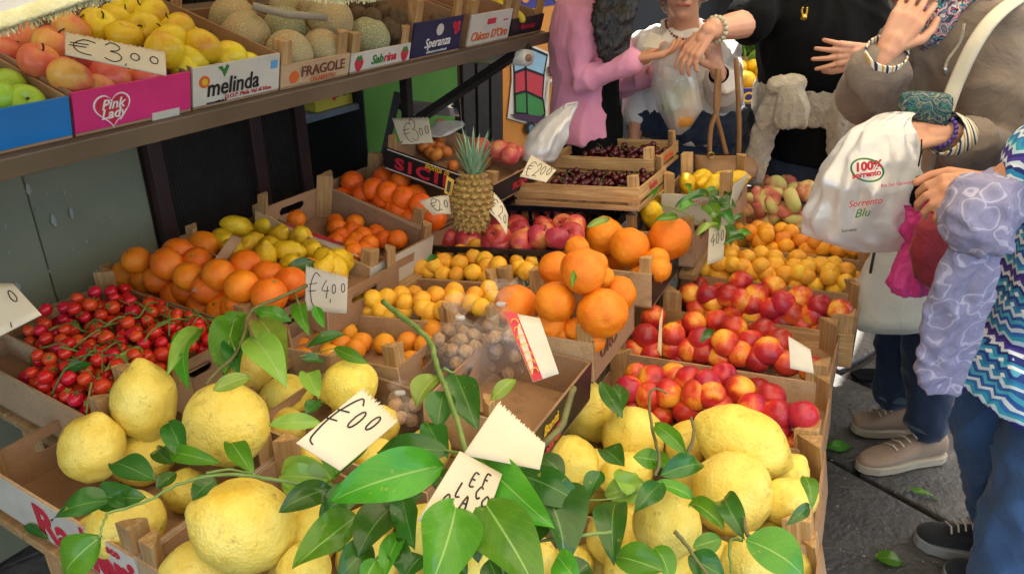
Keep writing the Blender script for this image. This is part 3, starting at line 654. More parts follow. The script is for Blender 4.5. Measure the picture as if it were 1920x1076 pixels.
G_('C5',.036,ZP,[(630,510),(760,450),(780,510),(920,470),(1050,470),(860,540)],'lemon','bright lemon in the sunlit crate with tall corner posts','sunlit lemons',4,-.04)
G_('C4',.042,ZP,[(360,650),(300,775),(730,665),(250,710)],'lemon','rough lemon lying on leafy twigs behind the large oranges','leafy lemons',3,-.04)
lab = 'small loquat in the black printed crate'; G_('S1',.021,ZS,[(310,290),(440,295),(500,290),(490,335),(605,325),(555,250),(530,345),(840,360),(890,400),(560,300),(470,270)],'loquat',lab,'loquats',8,-.02)
G_('S1',.034,ZS,[(850,290),(985,320),(1075,305,.7),(1060,355,.9),(1130,325,.6)],'peach','wrapped pink peach in the black printed crate','wrapped peaches')
# cherries
for key, lab, grp, n in (('K1','dark cherry in the wooden crate with the torn price card','cherries with the torn card',170),('K2','dark cherry in the farther wooden crate','cherries in the farther crate',90)):
    for o in fill(CR[key],'cherry',.0118,n,lambda u,v: .004+.016*math.sin(math.pi*u)-(.03 if u<.2 else 0), lab, grp, x0=.18, y0=.15 if key=='K1' else .35, K=8, jit=.12):
        if RNG.rand() < .35: link('stem', CHSTEM, o, mw=Matrix.Translation((0,0,.8)))
# large lemons: (pixel, pixel radius, axis angle in the picture or None, shape)
def lemons(key, lst, lab, grp, tol=.9):
    c = CR[key]
    for x, y, rx, ang, i, *el in lst:
        d = depth(at_z(x, y, (c.M @ Vector((c.w/2, c.d/2, .02))).z)); R = rx*d/FPX
        p = march(c, x, y, R, tol, over=True, rpx=rx); R = c.lastR
        if ang == 'c': ax = -(IMC+IMU*.1+IMR*.15)
        elif ang is None: ax = Vector(RNG.randn(3))
        else: ax = -(IMR*math.cos(R_(ang))+IMU*math.sin(R_(ang))+IMC*.15)
        put('pale_lemon', p, R, LL.get((x,y),lab), grp, 'lemon', q=up_q(0, ax), i=i, sc=(1,1,el[0] if el else 1), name='large_lemon')
fill(CR['D1'],'pale_lemon',.045,9,lambda u,v:.02,'large pale lemon in the crate beside the street paving','large lemons by the street', cat='lemon')
lemons('D1',[(1095,768,58,300,2),(1115,880,40,None,0),(1285,835,42,None,1),(1186,822,60,90,0),(1068,872,55,260,4),(1475,890,42,45,2),(1175,890,46,200,1),(1478,940,48,20,1),(1391,830,80,-25,3,1.02),(1372,925,78,250,0)],'large pale lemon in the crate beside the street paving','large lemons by the street')
fill(CR['R2'],'pale_lemon',.046,11,lambda u,v:.02,'huge pale lemon heaped under the leafy twigs','lemons under the leafy twigs', cat='lemon', x0=.1)
fill(CR['D0'],'pale_lemon',.045,6,lambda u,v:.01,'large pale lemon in the foremost crate under the broad cut twig','foremost large lemons', cat='lemon', y0=.3)
lemons('D0',[(1150,1005,52,None,0),(1068,1064,44,None,1),(1180,1065,50,None,2),(1340,1066,52,None,1),(1480,1062,40,30,2),(1000,1050,48,None,0),(1262,1072,44,None,2),(1250,982,68,'c',2),(1415,1060,62,180,0)],'large pale lemon in the foremost crate under the broad cut twig','foremost large lemons')
fill(CR['R3'],'pale_lemon',.045,6,lambda u,v:.01,'pale lemon behind the large white price card','lemons behind the white price card', cat='lemon')
lemons('R3',[(466,690,52,250,1),(655,722,52,200,2),(536,748,48,20,1),(535,800,40,None,1),(590,860,45,None,0),(760,900,50,None,2)],'pale lemon behind the large white price card','lemons behind the white price card')
lemons('R2',[(425,795,80,120,4),(583,1010,56,None,2),(458,985,92,162,1),(375,1068,62,180,1),(570,1070,52,None,0),(690,1050,60,None,2),(800,1000,60,None,1),(880,1060,60,None,0)],'huge pale lemon heaped under the leafy twigs','lemons under the leafy twigs')
lemons('R1',[(178,1000,40,200,1),(238,985,68,210,2),(350,920,42,None,4),(263,853,60,0,1),(173,840,62,80,2),(271,752,68,92,3,.98)],'huge pale lemon piled in the corner of the nearly empty crate','lemons in the nearly empty crate')
# ------------------------------------------------------------------ trestle tables under the crates
def table(a, b, label, tw=None):
    A, B = CR[a], CR[b]; dz = max(.006, .6*abs((A.M.to_3x3().col[0]*A.w).z)+.006); p = A.M @ Vector((-.01,-.01,-A.h-dz)); q = B.M @ Vector((-.01,B.d,-B.h-dz))
    ex = A.M.to_3x3().col[0].copy(); ey = (q-p); L = ey.length; ey = (ey-ex*ey.dot(ex)).normalized(); ez = ex.cross(ey)
    M = Matrix((ex, ey, ez)).transposed().to_4x4(); M.translation = p; w = tw or max(A.w, B.w)+.02
    t = thing('trestle_table', label, 'table', mw=M); n = 4
    for i in range(n): MB().box(i*w/n+.003, (i+1)*w/n-.003, 0, L, -.022, -.002).obj('plank', WY, t, bevel=.002)
    Mi = M.inverted()
    for x, y in ((.05,.08),(w-.05,.08),(.05,L-.08),(w-.05,L-.08)):
        c = M @ Vector((x,y,-.023)); MB().prism([Mi @ (Vector((c.x+dx, c.y+dy, c.z))) for dx, dy in ((-.02,-.02),(.02,-.02),(.02,.02),(-.02,.02))], (0,0,0), Mi.to_3x3() @ Vector((0,0,-c.z+.004))).obj('leg', WZ, t)
table('D0','D7','long trestle table under the street side crates of nectarines and apricots', .47)
table('C1','C3','trestle table under the walnuts and large oranges', .2)
table('B2','B4','trestle table under the apricot crates beside the price card', .36)
table('A1','A7','long trestle table under the crates along the wall')
table('R1','R1','low trestle table under the nearly empty lemon crate')
table('R2','R2','low trestle table under the heaped lemons')
table('L1','L2','trestle table under the black plastic crates')
table('C4','C5','small trestle table under the leafy lemons')
# ------------------------------------------------------------------ shelf on the wall
NF, ZSH, TILT = -1.36, 1.25, R_(14)
EYS = (-EW*math.cos(TILT)+Vector((0,0,1))*math.sin(TILT)).normalized(); EZS = TW.cross(EYS)
BROWNM = mat('brown_shelf_steel', '#6b5a45', '#574937', 3, .5, bump=.05, bscale=30)
DKST = mat('dark_steel', '#1e1a18', '#15120f', 8, .5)
Msh = Matrix((TW, EYS, EZS)).transposed().to_4x4(); Msh.translation = Wp(0, NF, ZSH)
sh = thing('wall_shelf', 'long brown steel shelf tilted towards the street above the crates', 'shelf', mw=Msh)
MB().box(-.6, 2.38, -.02, .57, -.012, -.002).obj('deck', BROWNM, sh); MB().box(-.6, 2.38, -.026, -.0205, -.034, .004).obj('front_lip', BROWNM, sh, bevel=.002)
def wbar(name, a, b, r=.017, par=sh, m=DKST):
    Mi = par.matrix_world.inverted() if par is not None else Matrix()
    bpy.context.view_layer.update(); Mi = par.matrix_world.inverted()
    return MB().tube([Mi @ Vector(a), Mi @ Vector(b)], r, 4).obj(name, m, par)
for sx in (1.95, .1): wbar('bracket_post', Wp(sx,-1.62,.55), Wp(sx,-1.62,1.24), .02); wbar('brace', Wp(sx,-1.62,.98), Wp(sx+.3,NF+.02,1.22), .018)
def sbox(key, label, s0, s1, h, dep=.38, style='card', front=None, post=0, slots=False, nm='fruit_box', gap=.003):
    p = Wp(s0+gap, NF, ZSH)+EZS*h; c = crate_at(nm, label, p, TW, EYS, EZS, s1-s0-2*gap, dep, h, style, post, 'boxes of fruit on the shelf', front, slots, .03); CR[key] = c; return c
BLUEC = flat('blue_carton', '#1573b8', .45); PINKC = flat('pink_carton', '#d62f74', .45); NAVY = flat('navy_print', '#1c1f45', .45)
REDI = flat('red_ink', '#c4283c', .5); WHI = flat('white_ink', '#ece6dc', .5); BLKI = flat('black_ink', '#191718', .5); GRNI = flat('green_ink', '#2f7a34', .5); ORI = flat('orange_ink', '#d8652a', .5); PNKI = flat('pink_ink', '#d8477e', .5); YELI = flat('yellow_ink', '#e3b62a', .5); BRNI = flat('brown_ink', '#6b4128', .6)
sbox('bl','blue carton of green apples at the end of the shelf',.42,.727,.075,front=BLUEC)
sbox('pk','pink carton of red apples with a heart emblem',.727,.971,.08,front=PINKC)
sbox('ml','white carton of yellow apples with a black name',.971,1.2,.085,front=WHITEP)
sbox('fr','pale wood crate of netted melons with brown lettering',1.2,1.423,.055,front=CARDL,post=.05)
sbox('sb','melon crate with white printed board and red strawberries',1.423,1.658,.05,front=WHITEP,post=.05)
sbox('sp','navy printed crate of kiwis with an oblong hand hole',1.658,1.885,.1,front=NAVY,post=.05)
sbox('ch','white printed crate with orange script beside the bananas',1.92,2.15,.095,front=WHITEP,post=.045)
sbox('vi','dark printed crate of bananas at the far shelf end',2.155,2.36,.06,front=BLACKP,post=.06)
def ftext(key, s, size, u, v, m, face='front', **k): c = CR[key]; return text(s, size, c.root, face_M(c, face, u*(c.w if face=='front' else c.d), -v*c.h, .0016), m, **k)
def fpoly(key, pts, m, name, face='front', off=.0014, at=(0,0), sc=1.0):
    c = CR[key]; M = face_M(c, face, at[0]*(c.w if face=='front' else c.d), -at[1]*c.h, .0002)
    return link(name, MB().prism([(x*sc,y*sc,0) for x, y in pts], (0,0,0), (0,0,off-.0002)).mesh(name, m), c.root, mw=M)
heart = [(.0,-1)]+[(s_*(16*math.sin(t)**3)/16, (13*math.cos(t)-5*math.cos(2*t)-2*math.cos(3*t)-math.cos(4*t))/16) for s_ in (1,) for t in [2*math.pi*(i+8.5)/16 for i in range(16)]]
hr = [((16*math.sin(t)**3)/16, (13*math.cos(t)-5*math.cos(2*t)-2*math.cos(3*t)-math.cos(4*t))/16) for t in [-2*math.pi*i/40 for i in range(40)]]
fpoly('pk', hr, WHI, 'heart_emblem', at=(.3,.50), sc=.036); fpoly('pk', hr, PINKC, 'heart_fill', at=(.3,.50), sc=.033, off=.0018); fpoly('pk', hr, REDI, 'heart_core', at=(.3,.50), sc=.03, off=.0021)
for s_, v in (('Pink',.40),('Lady',.62)): text(s_, .026, CR['pk'].root, face_M(CR['pk'],'front',.3*CR['pk'].w,-v*CR['pk'].h,.0026), WHI, shear=.3, bold=.0004)
fpoly('pk', [(-1,-.25),(1,-.25),(1,.25),(-1,.25)], WHITEP, 'pale_strip', at=(.76,.93), sc=.03)
ftext('ml','melinda',.050,.44,.56,BLKI,bold=.0006,shear=.12,sx=.86); ftext('ml','D.O.P. Mela Val di Non',.013,.62,.83,REDI,shear=.1); ftext('ml','www.melinda.it',.008,.25,.9,BLKI)
circ = [(math.cos(2*math.pi*i/24), math.sin(2*math.pi*i/24)) for i in range(24)]
fpoly('ml', circ, ORI, 'round_seal', at=(.12,.36), sc=.0125); fpoly('ml', circ, YELI, 'seal_core', at=(.12,.36), sc=.007, off=.002)
leafp = [(math.sin(t)*.5*math.sin(t/2+.2), math.cos(t)) for t in [2*math.pi*i/20 for i in range(20)]]
fpoly('ml', [(-1,.6),(-.3,.7),(.1,.1),(.6,.8),(1,.5),(.5,-.4),(.1,-1),(-.2,-.2)], GRNI, 'leaf_emblem', at=(.33,.16), sc=.014)
fpoly('ml', [(-1,-1),(1,-1),(1,1),(-1,1)], flat('sky_ink','#5fa3cf'), 'blue_stamp', at=(.93,.25), sc=.009)
ftext('fr','FRAGOLE',.033,.6,.42,BRNI,bold=.0004); ftext('fr','CALABRITTO',.014,.6,.8,ORI); fpoly('fr', circ, ORI, 'strawberry_mark', at=(.18,.55), sc=.014); 
ftext('sb','Sab',.032,.52,.5,GRNI,bold=.0006,shear=.25,ax='RIGHT'); ftext('sb','rina',.032,.53,.5,REDI,bold=.0006,shear=.25,ax='LEFT')
for u in (.13,.9):
    fpoly('sb', [(0,-1),(.5,-.5),(.75,.2),(.5,.7),(0,.8),(-.5,.7),(-.75,.2),(-.5,-.5)], REDI, 'strawberry_mark', at=(u,.55), sc=.021); fpoly('sb', [(-.6,.6),(0,.2),(.6,.6),(.3,1.1),(0,.8),(-.3,1.1)], GRNI, 'leaf_mark', at=(u,.5), sc=.018, off=.0019)
ftext('sp','Speranza',.036,.5,.62,WHI,shear=.25,bold=.0003,sx=.9); ftext('sp','coltivazioni meridionali',.010,.5,.86,WHI); fpoly('sp', circ, WHITEP, 'hand_hole_print', at=(.52,.28), sc=.016)
for dx, dy in ((0,0),(.01,.008),(-.009,.008),(.002,-.011),(.011,-.005)): fpoly('sp', [(x+dx/.009, y+dy/.009) for x, y in circ], REDI, 'berry_mark', at=(.86,.3), sc=.009)
ftext('ch',"Chicco D'Oro",.036,.5,.7,ORI,bold=.0007,shear=.15,sx=.95); fpoly('ch', [(-1.6,-.6),(1.6,-.6),(1.6,.6),(-1.6,.6)], REDI, 'hand_hole_print', at=(.5,.28), sc=.014); ftext('ch','oooo',.012,.85,.3,PNKI)
ftext('vi','Vincenza',.026,.5,.5,REDI,shear=.3)
# shelf fruit
place(CR['bl'],'green_apple',.036,Z1,[(40,500),(140,590),(-40,560),(-60,470)],'green apple in the blue carton','green apples')
fill(CR['pk'],'pink_apple',.036,8,lambda u,v:.0,'flushed red apple in the pink carton','apples in the pink carton')
place(CR['pk'],'pink_apple',.037,Z1,[(30,320),(120,230),(300,260),(220,350),(390,435),(615,440),(820,440),(560,500,.9),(520,360),(400,170)],'flushed red apple in the pink carton','apples in the pink carton')
fill(CR['ml'],'yellow_apple',.036,8,lambda u,v:.0,'yellow apple in the white carton','yellow apples')
place(CR['ml'],'yellow_apple',.036,Z1,[(555,150),(655,120),(715,60),(850,80),(810,165),(995,165),(700,210),(955,235),(925,285),(1135,265),(1070,350),(1290,325),(1250,370),(1040,380)],'yellow apple in the white carton','yellow apples')
place(CR['fr'],'melon',.056,lambda x,y:(x,y),[(438,37,1),(462,69,1),(535,54,.95),(542,102,.98),(604,95,.9)],'netted melon in the pale wood crate','melons in the wood crate')
place(CR['sb'],'melon',.057,lambda x,y:(x,y),[(540,18,.9),(620,40,1),(692,72,.95),(600,20,.95)],'netted melon in the crate with strawberries printed on it','melons in the strawberry crate')
fill(CR['sp'],'kiwi',.029,8,lambda u,v:-.03,'brown kiwi in the navy crate','kiwis')
place(CR['sp'],'kiwi',.029,Z(560,0,4.267),[(420,30),(470,60),(560,30),(590,140),(480,130),(440,20),(800,150),(680,130),(740,230),(1120,200),(900,230),(640,60)],'brown kiwi in the navy crate','kiwis')
fill(CR['ch'],'tomato',.017,30,lambda u,v:.0,'small tomato in the crate with orange script','shelf tomatoes', y0=.1)
place(CR['ch'],'tomato',.018,Z(560,0,4.267),[(830,20),(880,50),(930,80),(1000,50),(1010,30),(960,20),(1060,110),(1150,100),(1130,90),(1040,20)],'small tomato in the crate with orange script','shelf tomatoes')
BANM = m_drupe('banana_skin', [(.3,'#c8b83a'),(.55,'#d6c22e'),(.75,'#8f9a34')], .8, .5)
def banana(parent_key, pts, r, label):
    c = CR[parent_key]; P_ = [at_d(x, y, d) for x, y, d in pts]; sp_ = spline(P_, 5); n = len(sp_)
    o = MB().tube([p-P_[0] for p in sp_], [r*(.3+.7*min(1, math.sin(math.pi*(.08+.86*i/(n-1)))*1.6)) for i in range(n)], 8).obj('banana', BANM, None, True); o.location = P_[0]
    return tag(o, label, 'banana', 'bananas at the shelf end')
for k in range(5): banana('vi', [(880+k*14,-14,2.62),(893+k*14,8,2.60-k*.01),(915+k*13,28,2.55-k*.012),(945+k*9,38,2.50-k*.012)], .017, 'ripe banana of the bunch at the far shelf end')
for k in range(3): banana('vi', [(840+k*14,5,2.6),(862+k*12,14,2.57),(885+k*10,28,2.52),(900+k*8,36,2.48)], .016, 'greenish banana lying beside the bunch')
# grey pipe lying across the melons, film roll under the shelf
GREYP = flat('grey_tube', '#a09888', .6)
pp = [at_d(474,12,1.74), at_d(540,28,1.78), at_d(610,33,1.86)]; o = MB().tube([p-pp[0] for p in pp], .009, 12).obj('cardboard_tube', GREYP, None, True); o.location = pp[0]; tag(o, 'grey tube lying across the melons', 'tube')
FILM = mat('plastic_film', '#d4d2c8', '#bdbbb0', 4, .25)
fr_ = thing('film_roll', 'roll of clear plastic film hanging under the shelf end', 'film roll', Wp(1.95,-1.5,1.13))
q0, q1 = at_d(880,104,2.75)-fr_.location, at_d(990,109,2.5)-fr_.location
ax_ = (q1-q0).normalized(); MB().tube([q0, q1], .026, 24).obj('film', FILM, fr_, True); MB().tube([q0-ax_*.01, q1+ax_*.004], .012, 16).obj('core', CARD, fr_, True)
# awning
CANVA = translucent(mat('awning_canvas', '#d8cfb8', '#c8bfa6', 3, .9, bump=.1, bscale=200), .22, (.8,.68,.48,1))
sc_ = lambda s: 1.514-.02*math.cos(2*math.pi*(s-.32)/.62)
aw = thing('shelf_awning', 'cream canvas awning with scalloped fringed edge above the shelf', 'awning', Wp(0,-.86,1.5)); Aw = lambda v: Vector(v)-aw.location
mb = MB(); mb.add([Aw(Wp(-1.2,NWALL,2.75)), Aw(Wp(3.4,NWALL,2.75)), Aw(Wp(3.4,-.862,2.05)), Aw(Wp(-1.2,-.862,2.05))], [(0,1,2,3)]); mb.obj('canopy', CANVA, aw)
VALW = translucent(mat('white_valance', '#e9e6e2', '#dcd8d2', 3, .9), .3, (.8,.78,.74,1)); BRAID = mat('braid_trim', '#cfcaa0', '#b9b384', 60, .95, bump=.8, bscale=220, bdist=.003)
vs = []; ss = [-1.2+i*.025 for i in range(185)]
for s_ in ss: 
    wv = .006*math.sin(s_*9); vs += [Aw(Wp(s_,-.86+wv,2.05)), Aw(Wp(s_,-.86+wv*2,sc_(s_)))]
MB().add(vs, [(2*i,2*i+2,2*i+3,2*i+1) for i in range(len(ss)-1)]).obj('valance', VALW, aw, True)
br = [Aw(Wp(s_,-.86+.012*math.sin(s_*9),sc_(s_)+.004)) for s_ in ss]; b_ = MB().tube(br, .011, 8, flat=.35)
b_.obj('braid', BRAID, aw, True)
fr2 = MB()
for i in range(2600):
    s_ = random.uniform(-.2,1.6); p = Aw(Wp(s_,-.86+.012*math.sin(s_*9),sc_(s_)-.004)); q = p+Vector((random.gauss(0,.003),random.gauss(0,.003),-random.uniform(.004,.011)))
    fr2.tube([p,q], .0005, 3, cap=False)
f2 = fr2.obj('fringe', BRAID, aw); f2['kind'] = 'stuff'
def canopy(label, s0, s1, n0, n1, z):  # added overhead out of frame to block the sun and pass warm light
    t = thing('added_canopy', label, 'canopy', Wp((s0+s1)/2,(n0+n1)/2,z)); A = lambda v: Vector(v)-t.location
    c0 = A(Wp((s0+s1)/2,(n0+n1)/2,z+.28)); cs = [A(Wp(a,b,z)) for a, b in ((s0,n0),(s1,n0),(s1,n1),(s0,n1))]
    MB().add([c0]+cs, [(0,1,2),(0,2,3),(0,3,4),(0,4,1)]).obj('cloth', CANV, t)
    for i in range(4): MB().tube([cs[i], cs[(i+1)%4]], .012, 6).obj('rail', DKST, t)
canopy('unseen cream canvas canopy added to shade the stall', -2.2, 4.05, -.80, -.33, 2.80)  # added to keep the nectarine and apricot crates out of the sun
canopy('narrow cream canvas strip added beside the shelf awning to block sun', -2.2, 3.45, -1.05, -.78, 2.72)  # added strip, ends short so sun reaches the back lemons
canopy('unseen cream canvas canopy added to shade the street side', -2.2, 5.2, -.38, 2.6, 2.85)  # added so the paving stays shaded except for one sun patch
# ------------------------------------------------------------------ leaves and twigs
def m_leaf(name, c1, c2, vein, tr=.3):
    s = N(name); uv = s.n('UVMap'); sx = s.n('SeparateXYZ'); s.l(uv.outputs[0], sx.inputs[0])
    au = s.math('ABSOLUTE', s.math('SUBTRACT', sx.outputs[0], .5)); mid = s.math('LESS_THAN', au, .018)
    ph = s.math('SUBTRACT', s.math('MULTIPLY', sx.outputs[1], 9.0), s.math('MULTIPLY', au, 7.0)); fr = s.math('FRACT', ph)
    side = s.math('LESS_THAN', s.math('ABSOLUTE', s.math('SUBTRACT', fr, .5)), .045)
    vn = s.math('MAXIMUM', s.math('MULTIPLY', mid, .8), s.math('MULTIPLY', side, .13))
    base = s.ramp(s.noise(s.coord((1,1,1)), 28, 4), [(.3, lin(c1)), (.75, lin(c2))]); sp_n = s.noise(s.coord((1,1,1)), 90, 2); base = s.mix(s.ramp(sp_n, [(.68,(0,0,0)),(.74,(.5,.5,.5))]), base, lin('#b7a84a')); base = s.vary(base, .25, .018)
    col = s.mix(vn, base, lin(vein)); s.bump(s.math('SUBTRACT', s.noise(s.coord((1,1,1)), 60, 2), vn), .25, .002)
    m = s.set(col, .2, **{'Specular IOR Level': .5}); return translucent(m, tr, s.mix(.5, col, lin('#8fbf2a')))
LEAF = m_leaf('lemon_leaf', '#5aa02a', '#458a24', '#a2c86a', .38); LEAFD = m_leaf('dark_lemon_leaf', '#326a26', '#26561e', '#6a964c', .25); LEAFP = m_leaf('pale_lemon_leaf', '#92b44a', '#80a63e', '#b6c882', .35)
def leaf_obj(B, T, w, m, parent, nrm=None, bend=.08, fold=.35, name='leaf', nl=11, na=6, tw=0.0):
    B = Vector(B); T = Vector(T); ax = T-B; L = ax.length; ax.normalize()
    nrm = Vector(nrm) if nrm is not None else (IMC*.65+Vector((0,0,1))*.6+Vector((random.uniform(-.35,.35),random.uniform(-.35,.35),0)))
    nrm = (nrm-ax*nrm.dot(ax)).normalized(); sd_ = ax.cross(nrm); vs = []; uvs = []; k1 = random.uniform(0,6); amp = random.uniform(.02,.05)
    curl = random.uniform(-.06,.1); asy = random.uniform(.9,1.1)
    for i in range(nl+1):
        v = i/nl; wp = (v**.75*(1-v)**.85)/.335 if 0 < v < 1 else 0.0
        c = B+ax*(L*v)+nrm*(bend*L*4*v*(1-v))-nrm*(max(0,v-.6)**2*L*.5)+sd_*(curl*L*v*v)
        for j in range(na+1):
            u = j/na*2-1; hw = w*.5*wp*(asy if u > 0 else 2-asy)
            a = tw*(v-.5)
            p = c+(sd_*math.cos(a)+nrm*math.sin(a))*(u*hw)+nrm*(abs(u)**1.5*hw*fold+amp*L*math.sin(7*v+k1+2*u)*abs(u))
            vs.append(p); uvs.append((j/na, v))
    q = na+1; fs = [(i*q+j,i*q+j+1,(i+1)*q+j+1,(i+1)*q+j) for i in range(nl) for j in range(na)]
    org = parent.matrix_world.translation if parent is not None else Vector((0,0,0))
    me = MB().add([p-(org if parent is not None else B) for p in vs], fs).mesh(name, m, True)
    ul = me.uv_layers.new(name='UVMap')
    for lp in me.loops: ul.data[lp.index].uv = uvs[lp.vertex_index]
    return link(name, me, parent)
STEMG = mat('green_twig', '#5f7d38', '#7f9450', 30, .6, bump=.3, bscale=80); STEMB = mat('woody_twig', '#6d6a3a', '#565030', 30, .7, bump=.4, bscale=80)
def twig(label, stems, leaves, zf, z0, group='leafy lemon twigs', name='lemon_twig', depthf=None):
    """stems: [(r, [(x,y,dz)...])], leaves: (bx,by,tx,ty,w,mat[,dzb,dzt]) in zoom pixels; heights are z0+dz"""
    sc = zf(1,0)[0]-zf(0,0)[0]
    P3 = lambda x, y, dz=0: at_z(*zf(x,y), z0+dz)
    b0 = P3(*stems[0][1][0]); t = thing(name, label, 'twig', b0, group); bpy.context.view_layer.update()
    for r, pts in stems:
        sp_ = spline([P3(*p)-b0 for p in pts], 5); n = len(sp_)
        MB().tube([p+Vector((random.gauss(0,.0006),random.gauss(0,.0006),random.gauss(0,.0006))) for p in sp_], [r*(1.0-.45*i/n) for i in range(n)], 8).obj('stem', STEMB if .0032 < r < .005 else STEMG, t, True)
    for bx, by, tx, ty, w, mk, *dz in leaves:
        zb, zt = dz if dz else (random.uniform(-.004,.01), random.uniform(-.02,.012))
        B, T = P3(bx,by,zb), P3(tx,ty,zt); d = depth((B+T)/2)
        leaf_obj(B, T, w*sc*d/FPX, {'g':LEAF,'d':LEAFD,'p':LEAFP}[mk], t, bend=random.uniform(.03,.16), fold=random.uniform(.12,.5), tw=random.uniform(-.9,.9), nl=14 if w*sc > 40 else 9)
    return t
# main twig in front (zoom ZF)
twig('large bright green twig lying over the white price cards',
 [(.0055,[(595,-310,.02),(720,-210,.03),(830,-110,.03),(870,20,.03),(940,200,.035),(1010,430,.04),(1025,480,.04),(1000,620,.04),(930,720,.03)]),(.003,[(1025,480,.04),(1070,560,.04),(1060,690,.03),(1100,900,.01)]),(.0028,[(900,30,.03),(960,55,.02)]),(.0025,[(1060,690,.03),(1000,740,.02)]),(.0025,[(1030,470,.04),(930,450,.035),(900,440,.03)])],
 [(905,520,320,700,265,'g',.045,.035),(1055,455,1440,835,240,'g',.045,.03),(968,705,850,1190,320,'g',.04,.03),(1085,675,1400,1170,320,'g',.04,.03),
  (930,450,545,470,170,'d',.03,.01),(350,590,440,285,250,'g',.02,.02),(960,60,1075,320,180,'d',.02,.0),(1140,195,1270,75,80,'p',.0,.02),(870,70,770,215,140,'p',.02,.0),(905,150,860,330,160,'d',.02,.0),
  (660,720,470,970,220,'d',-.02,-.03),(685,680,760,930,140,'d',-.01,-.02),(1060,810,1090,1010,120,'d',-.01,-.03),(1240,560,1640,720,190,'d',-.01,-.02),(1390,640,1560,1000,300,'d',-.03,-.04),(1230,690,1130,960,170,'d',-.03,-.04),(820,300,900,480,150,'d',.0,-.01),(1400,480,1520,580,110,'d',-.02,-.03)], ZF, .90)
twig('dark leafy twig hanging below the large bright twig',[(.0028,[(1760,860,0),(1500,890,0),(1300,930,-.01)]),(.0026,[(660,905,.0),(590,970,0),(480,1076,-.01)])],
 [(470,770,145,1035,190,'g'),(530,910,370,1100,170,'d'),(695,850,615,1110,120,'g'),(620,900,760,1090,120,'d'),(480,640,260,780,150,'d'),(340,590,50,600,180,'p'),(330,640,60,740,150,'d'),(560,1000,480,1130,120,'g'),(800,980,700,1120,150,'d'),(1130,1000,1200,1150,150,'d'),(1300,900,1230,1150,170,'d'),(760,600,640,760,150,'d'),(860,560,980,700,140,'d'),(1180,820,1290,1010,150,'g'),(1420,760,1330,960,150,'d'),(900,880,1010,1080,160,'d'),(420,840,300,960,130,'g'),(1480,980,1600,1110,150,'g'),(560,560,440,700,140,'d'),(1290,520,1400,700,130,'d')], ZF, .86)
# left twig above tomatoes and apricots (Z5)
twig('leafy twig rising between the oranges and the lemons',
 [(.0042,[(1630,550,.03),(1480,620,.03),(1330,690,.03),(1290,830,.02),(1240,930,.01),(1150,1010,0),(1090,1076,0)]),(.002,[(1560,590,.02),(1590,660,.02),(1580,760,.01)]),(.002,[(1250,900,.01),(1200,780,.01),(1240,740,.02)])],
 [(1250,720,1170,1000,210,'g'),(1075,785,950,1080,170,'g'),(1060,785,865,995,110,'p'),(1370,735,1560,985,170,'p'),(1330,830,1510,1075,190,'p'),(1340,690,1555,725,90,'g'),(1590,650,1645,790,95,'g'),(1670,660,1720,770,60,'g'),(1240,840,1260,1010,120,'d'),(1300,700,1210,780,120,'g')], Z5, .85)
twig('small leafy twig lying on the deep yellow apricots',[(.0016,[(0,1040,.0),(100,1020,0),(190,1000,.01)])],[(40,1000,250,915,80,'d'),(185,1000,365,1070,75,'g'),(20,1055,140,1076,60,'d')], Z6, .80)
o = twig('two green leaves lying on the vine tomatoes',[(.0012,[(545,1015,0),(540,950,.01),(545,890,.02)])],[(555,1005,825,900,75,'p'),(490,965,325,1010,60,'d')], Z5, .78)
# middle left twig (ZL)
twig('dark leafy twig trailing over the nearly empty crate',
 [(.003,[(1710,630,.02),(1450,605,.02),(1280,575,.03),(1100,570,.03),(900,620,.02),(760,700,.01),(570,760,.01),(530,800,.01),(505,890,.0)]),(.0024,[(1050,560,.03),(1180,545,.03),(1300,570,.03)])],
 [(790,600,545,505,140,'d'),(745,690,470,690,150,'d'),(600,700,250,790,150,'d'),(1130,515,785,430,95,'g'),(1290,575,1150,395,110,'g'),(1100,590,975,690,120,'d'),(520,880,310,1090,220,'g',0,-.05),(1085,140,1280,75,95,'p',.06,.06),(1700,620,1415,560,200,'p'),(880,520,770,440,80,'d'),(900,560,800,640,100,'d'),(640,730,560,690,70,'d'),(860,300,960,480,120,'d',.02,0),(1620,180,1560,30,110,'p',.05,.05),(1560,260,1660,190,90,'d',.03,.03),(1370,320,1650,290,90,'p',.02,.02)], ZL, .84)
tw = [(.0014,[(125,825,0),(180,845,0),(240,880,0)])]
twig('short green sprig lying on the empty crate floor', tw, [(125,825,245,885,45,'d')], ZL, .62)
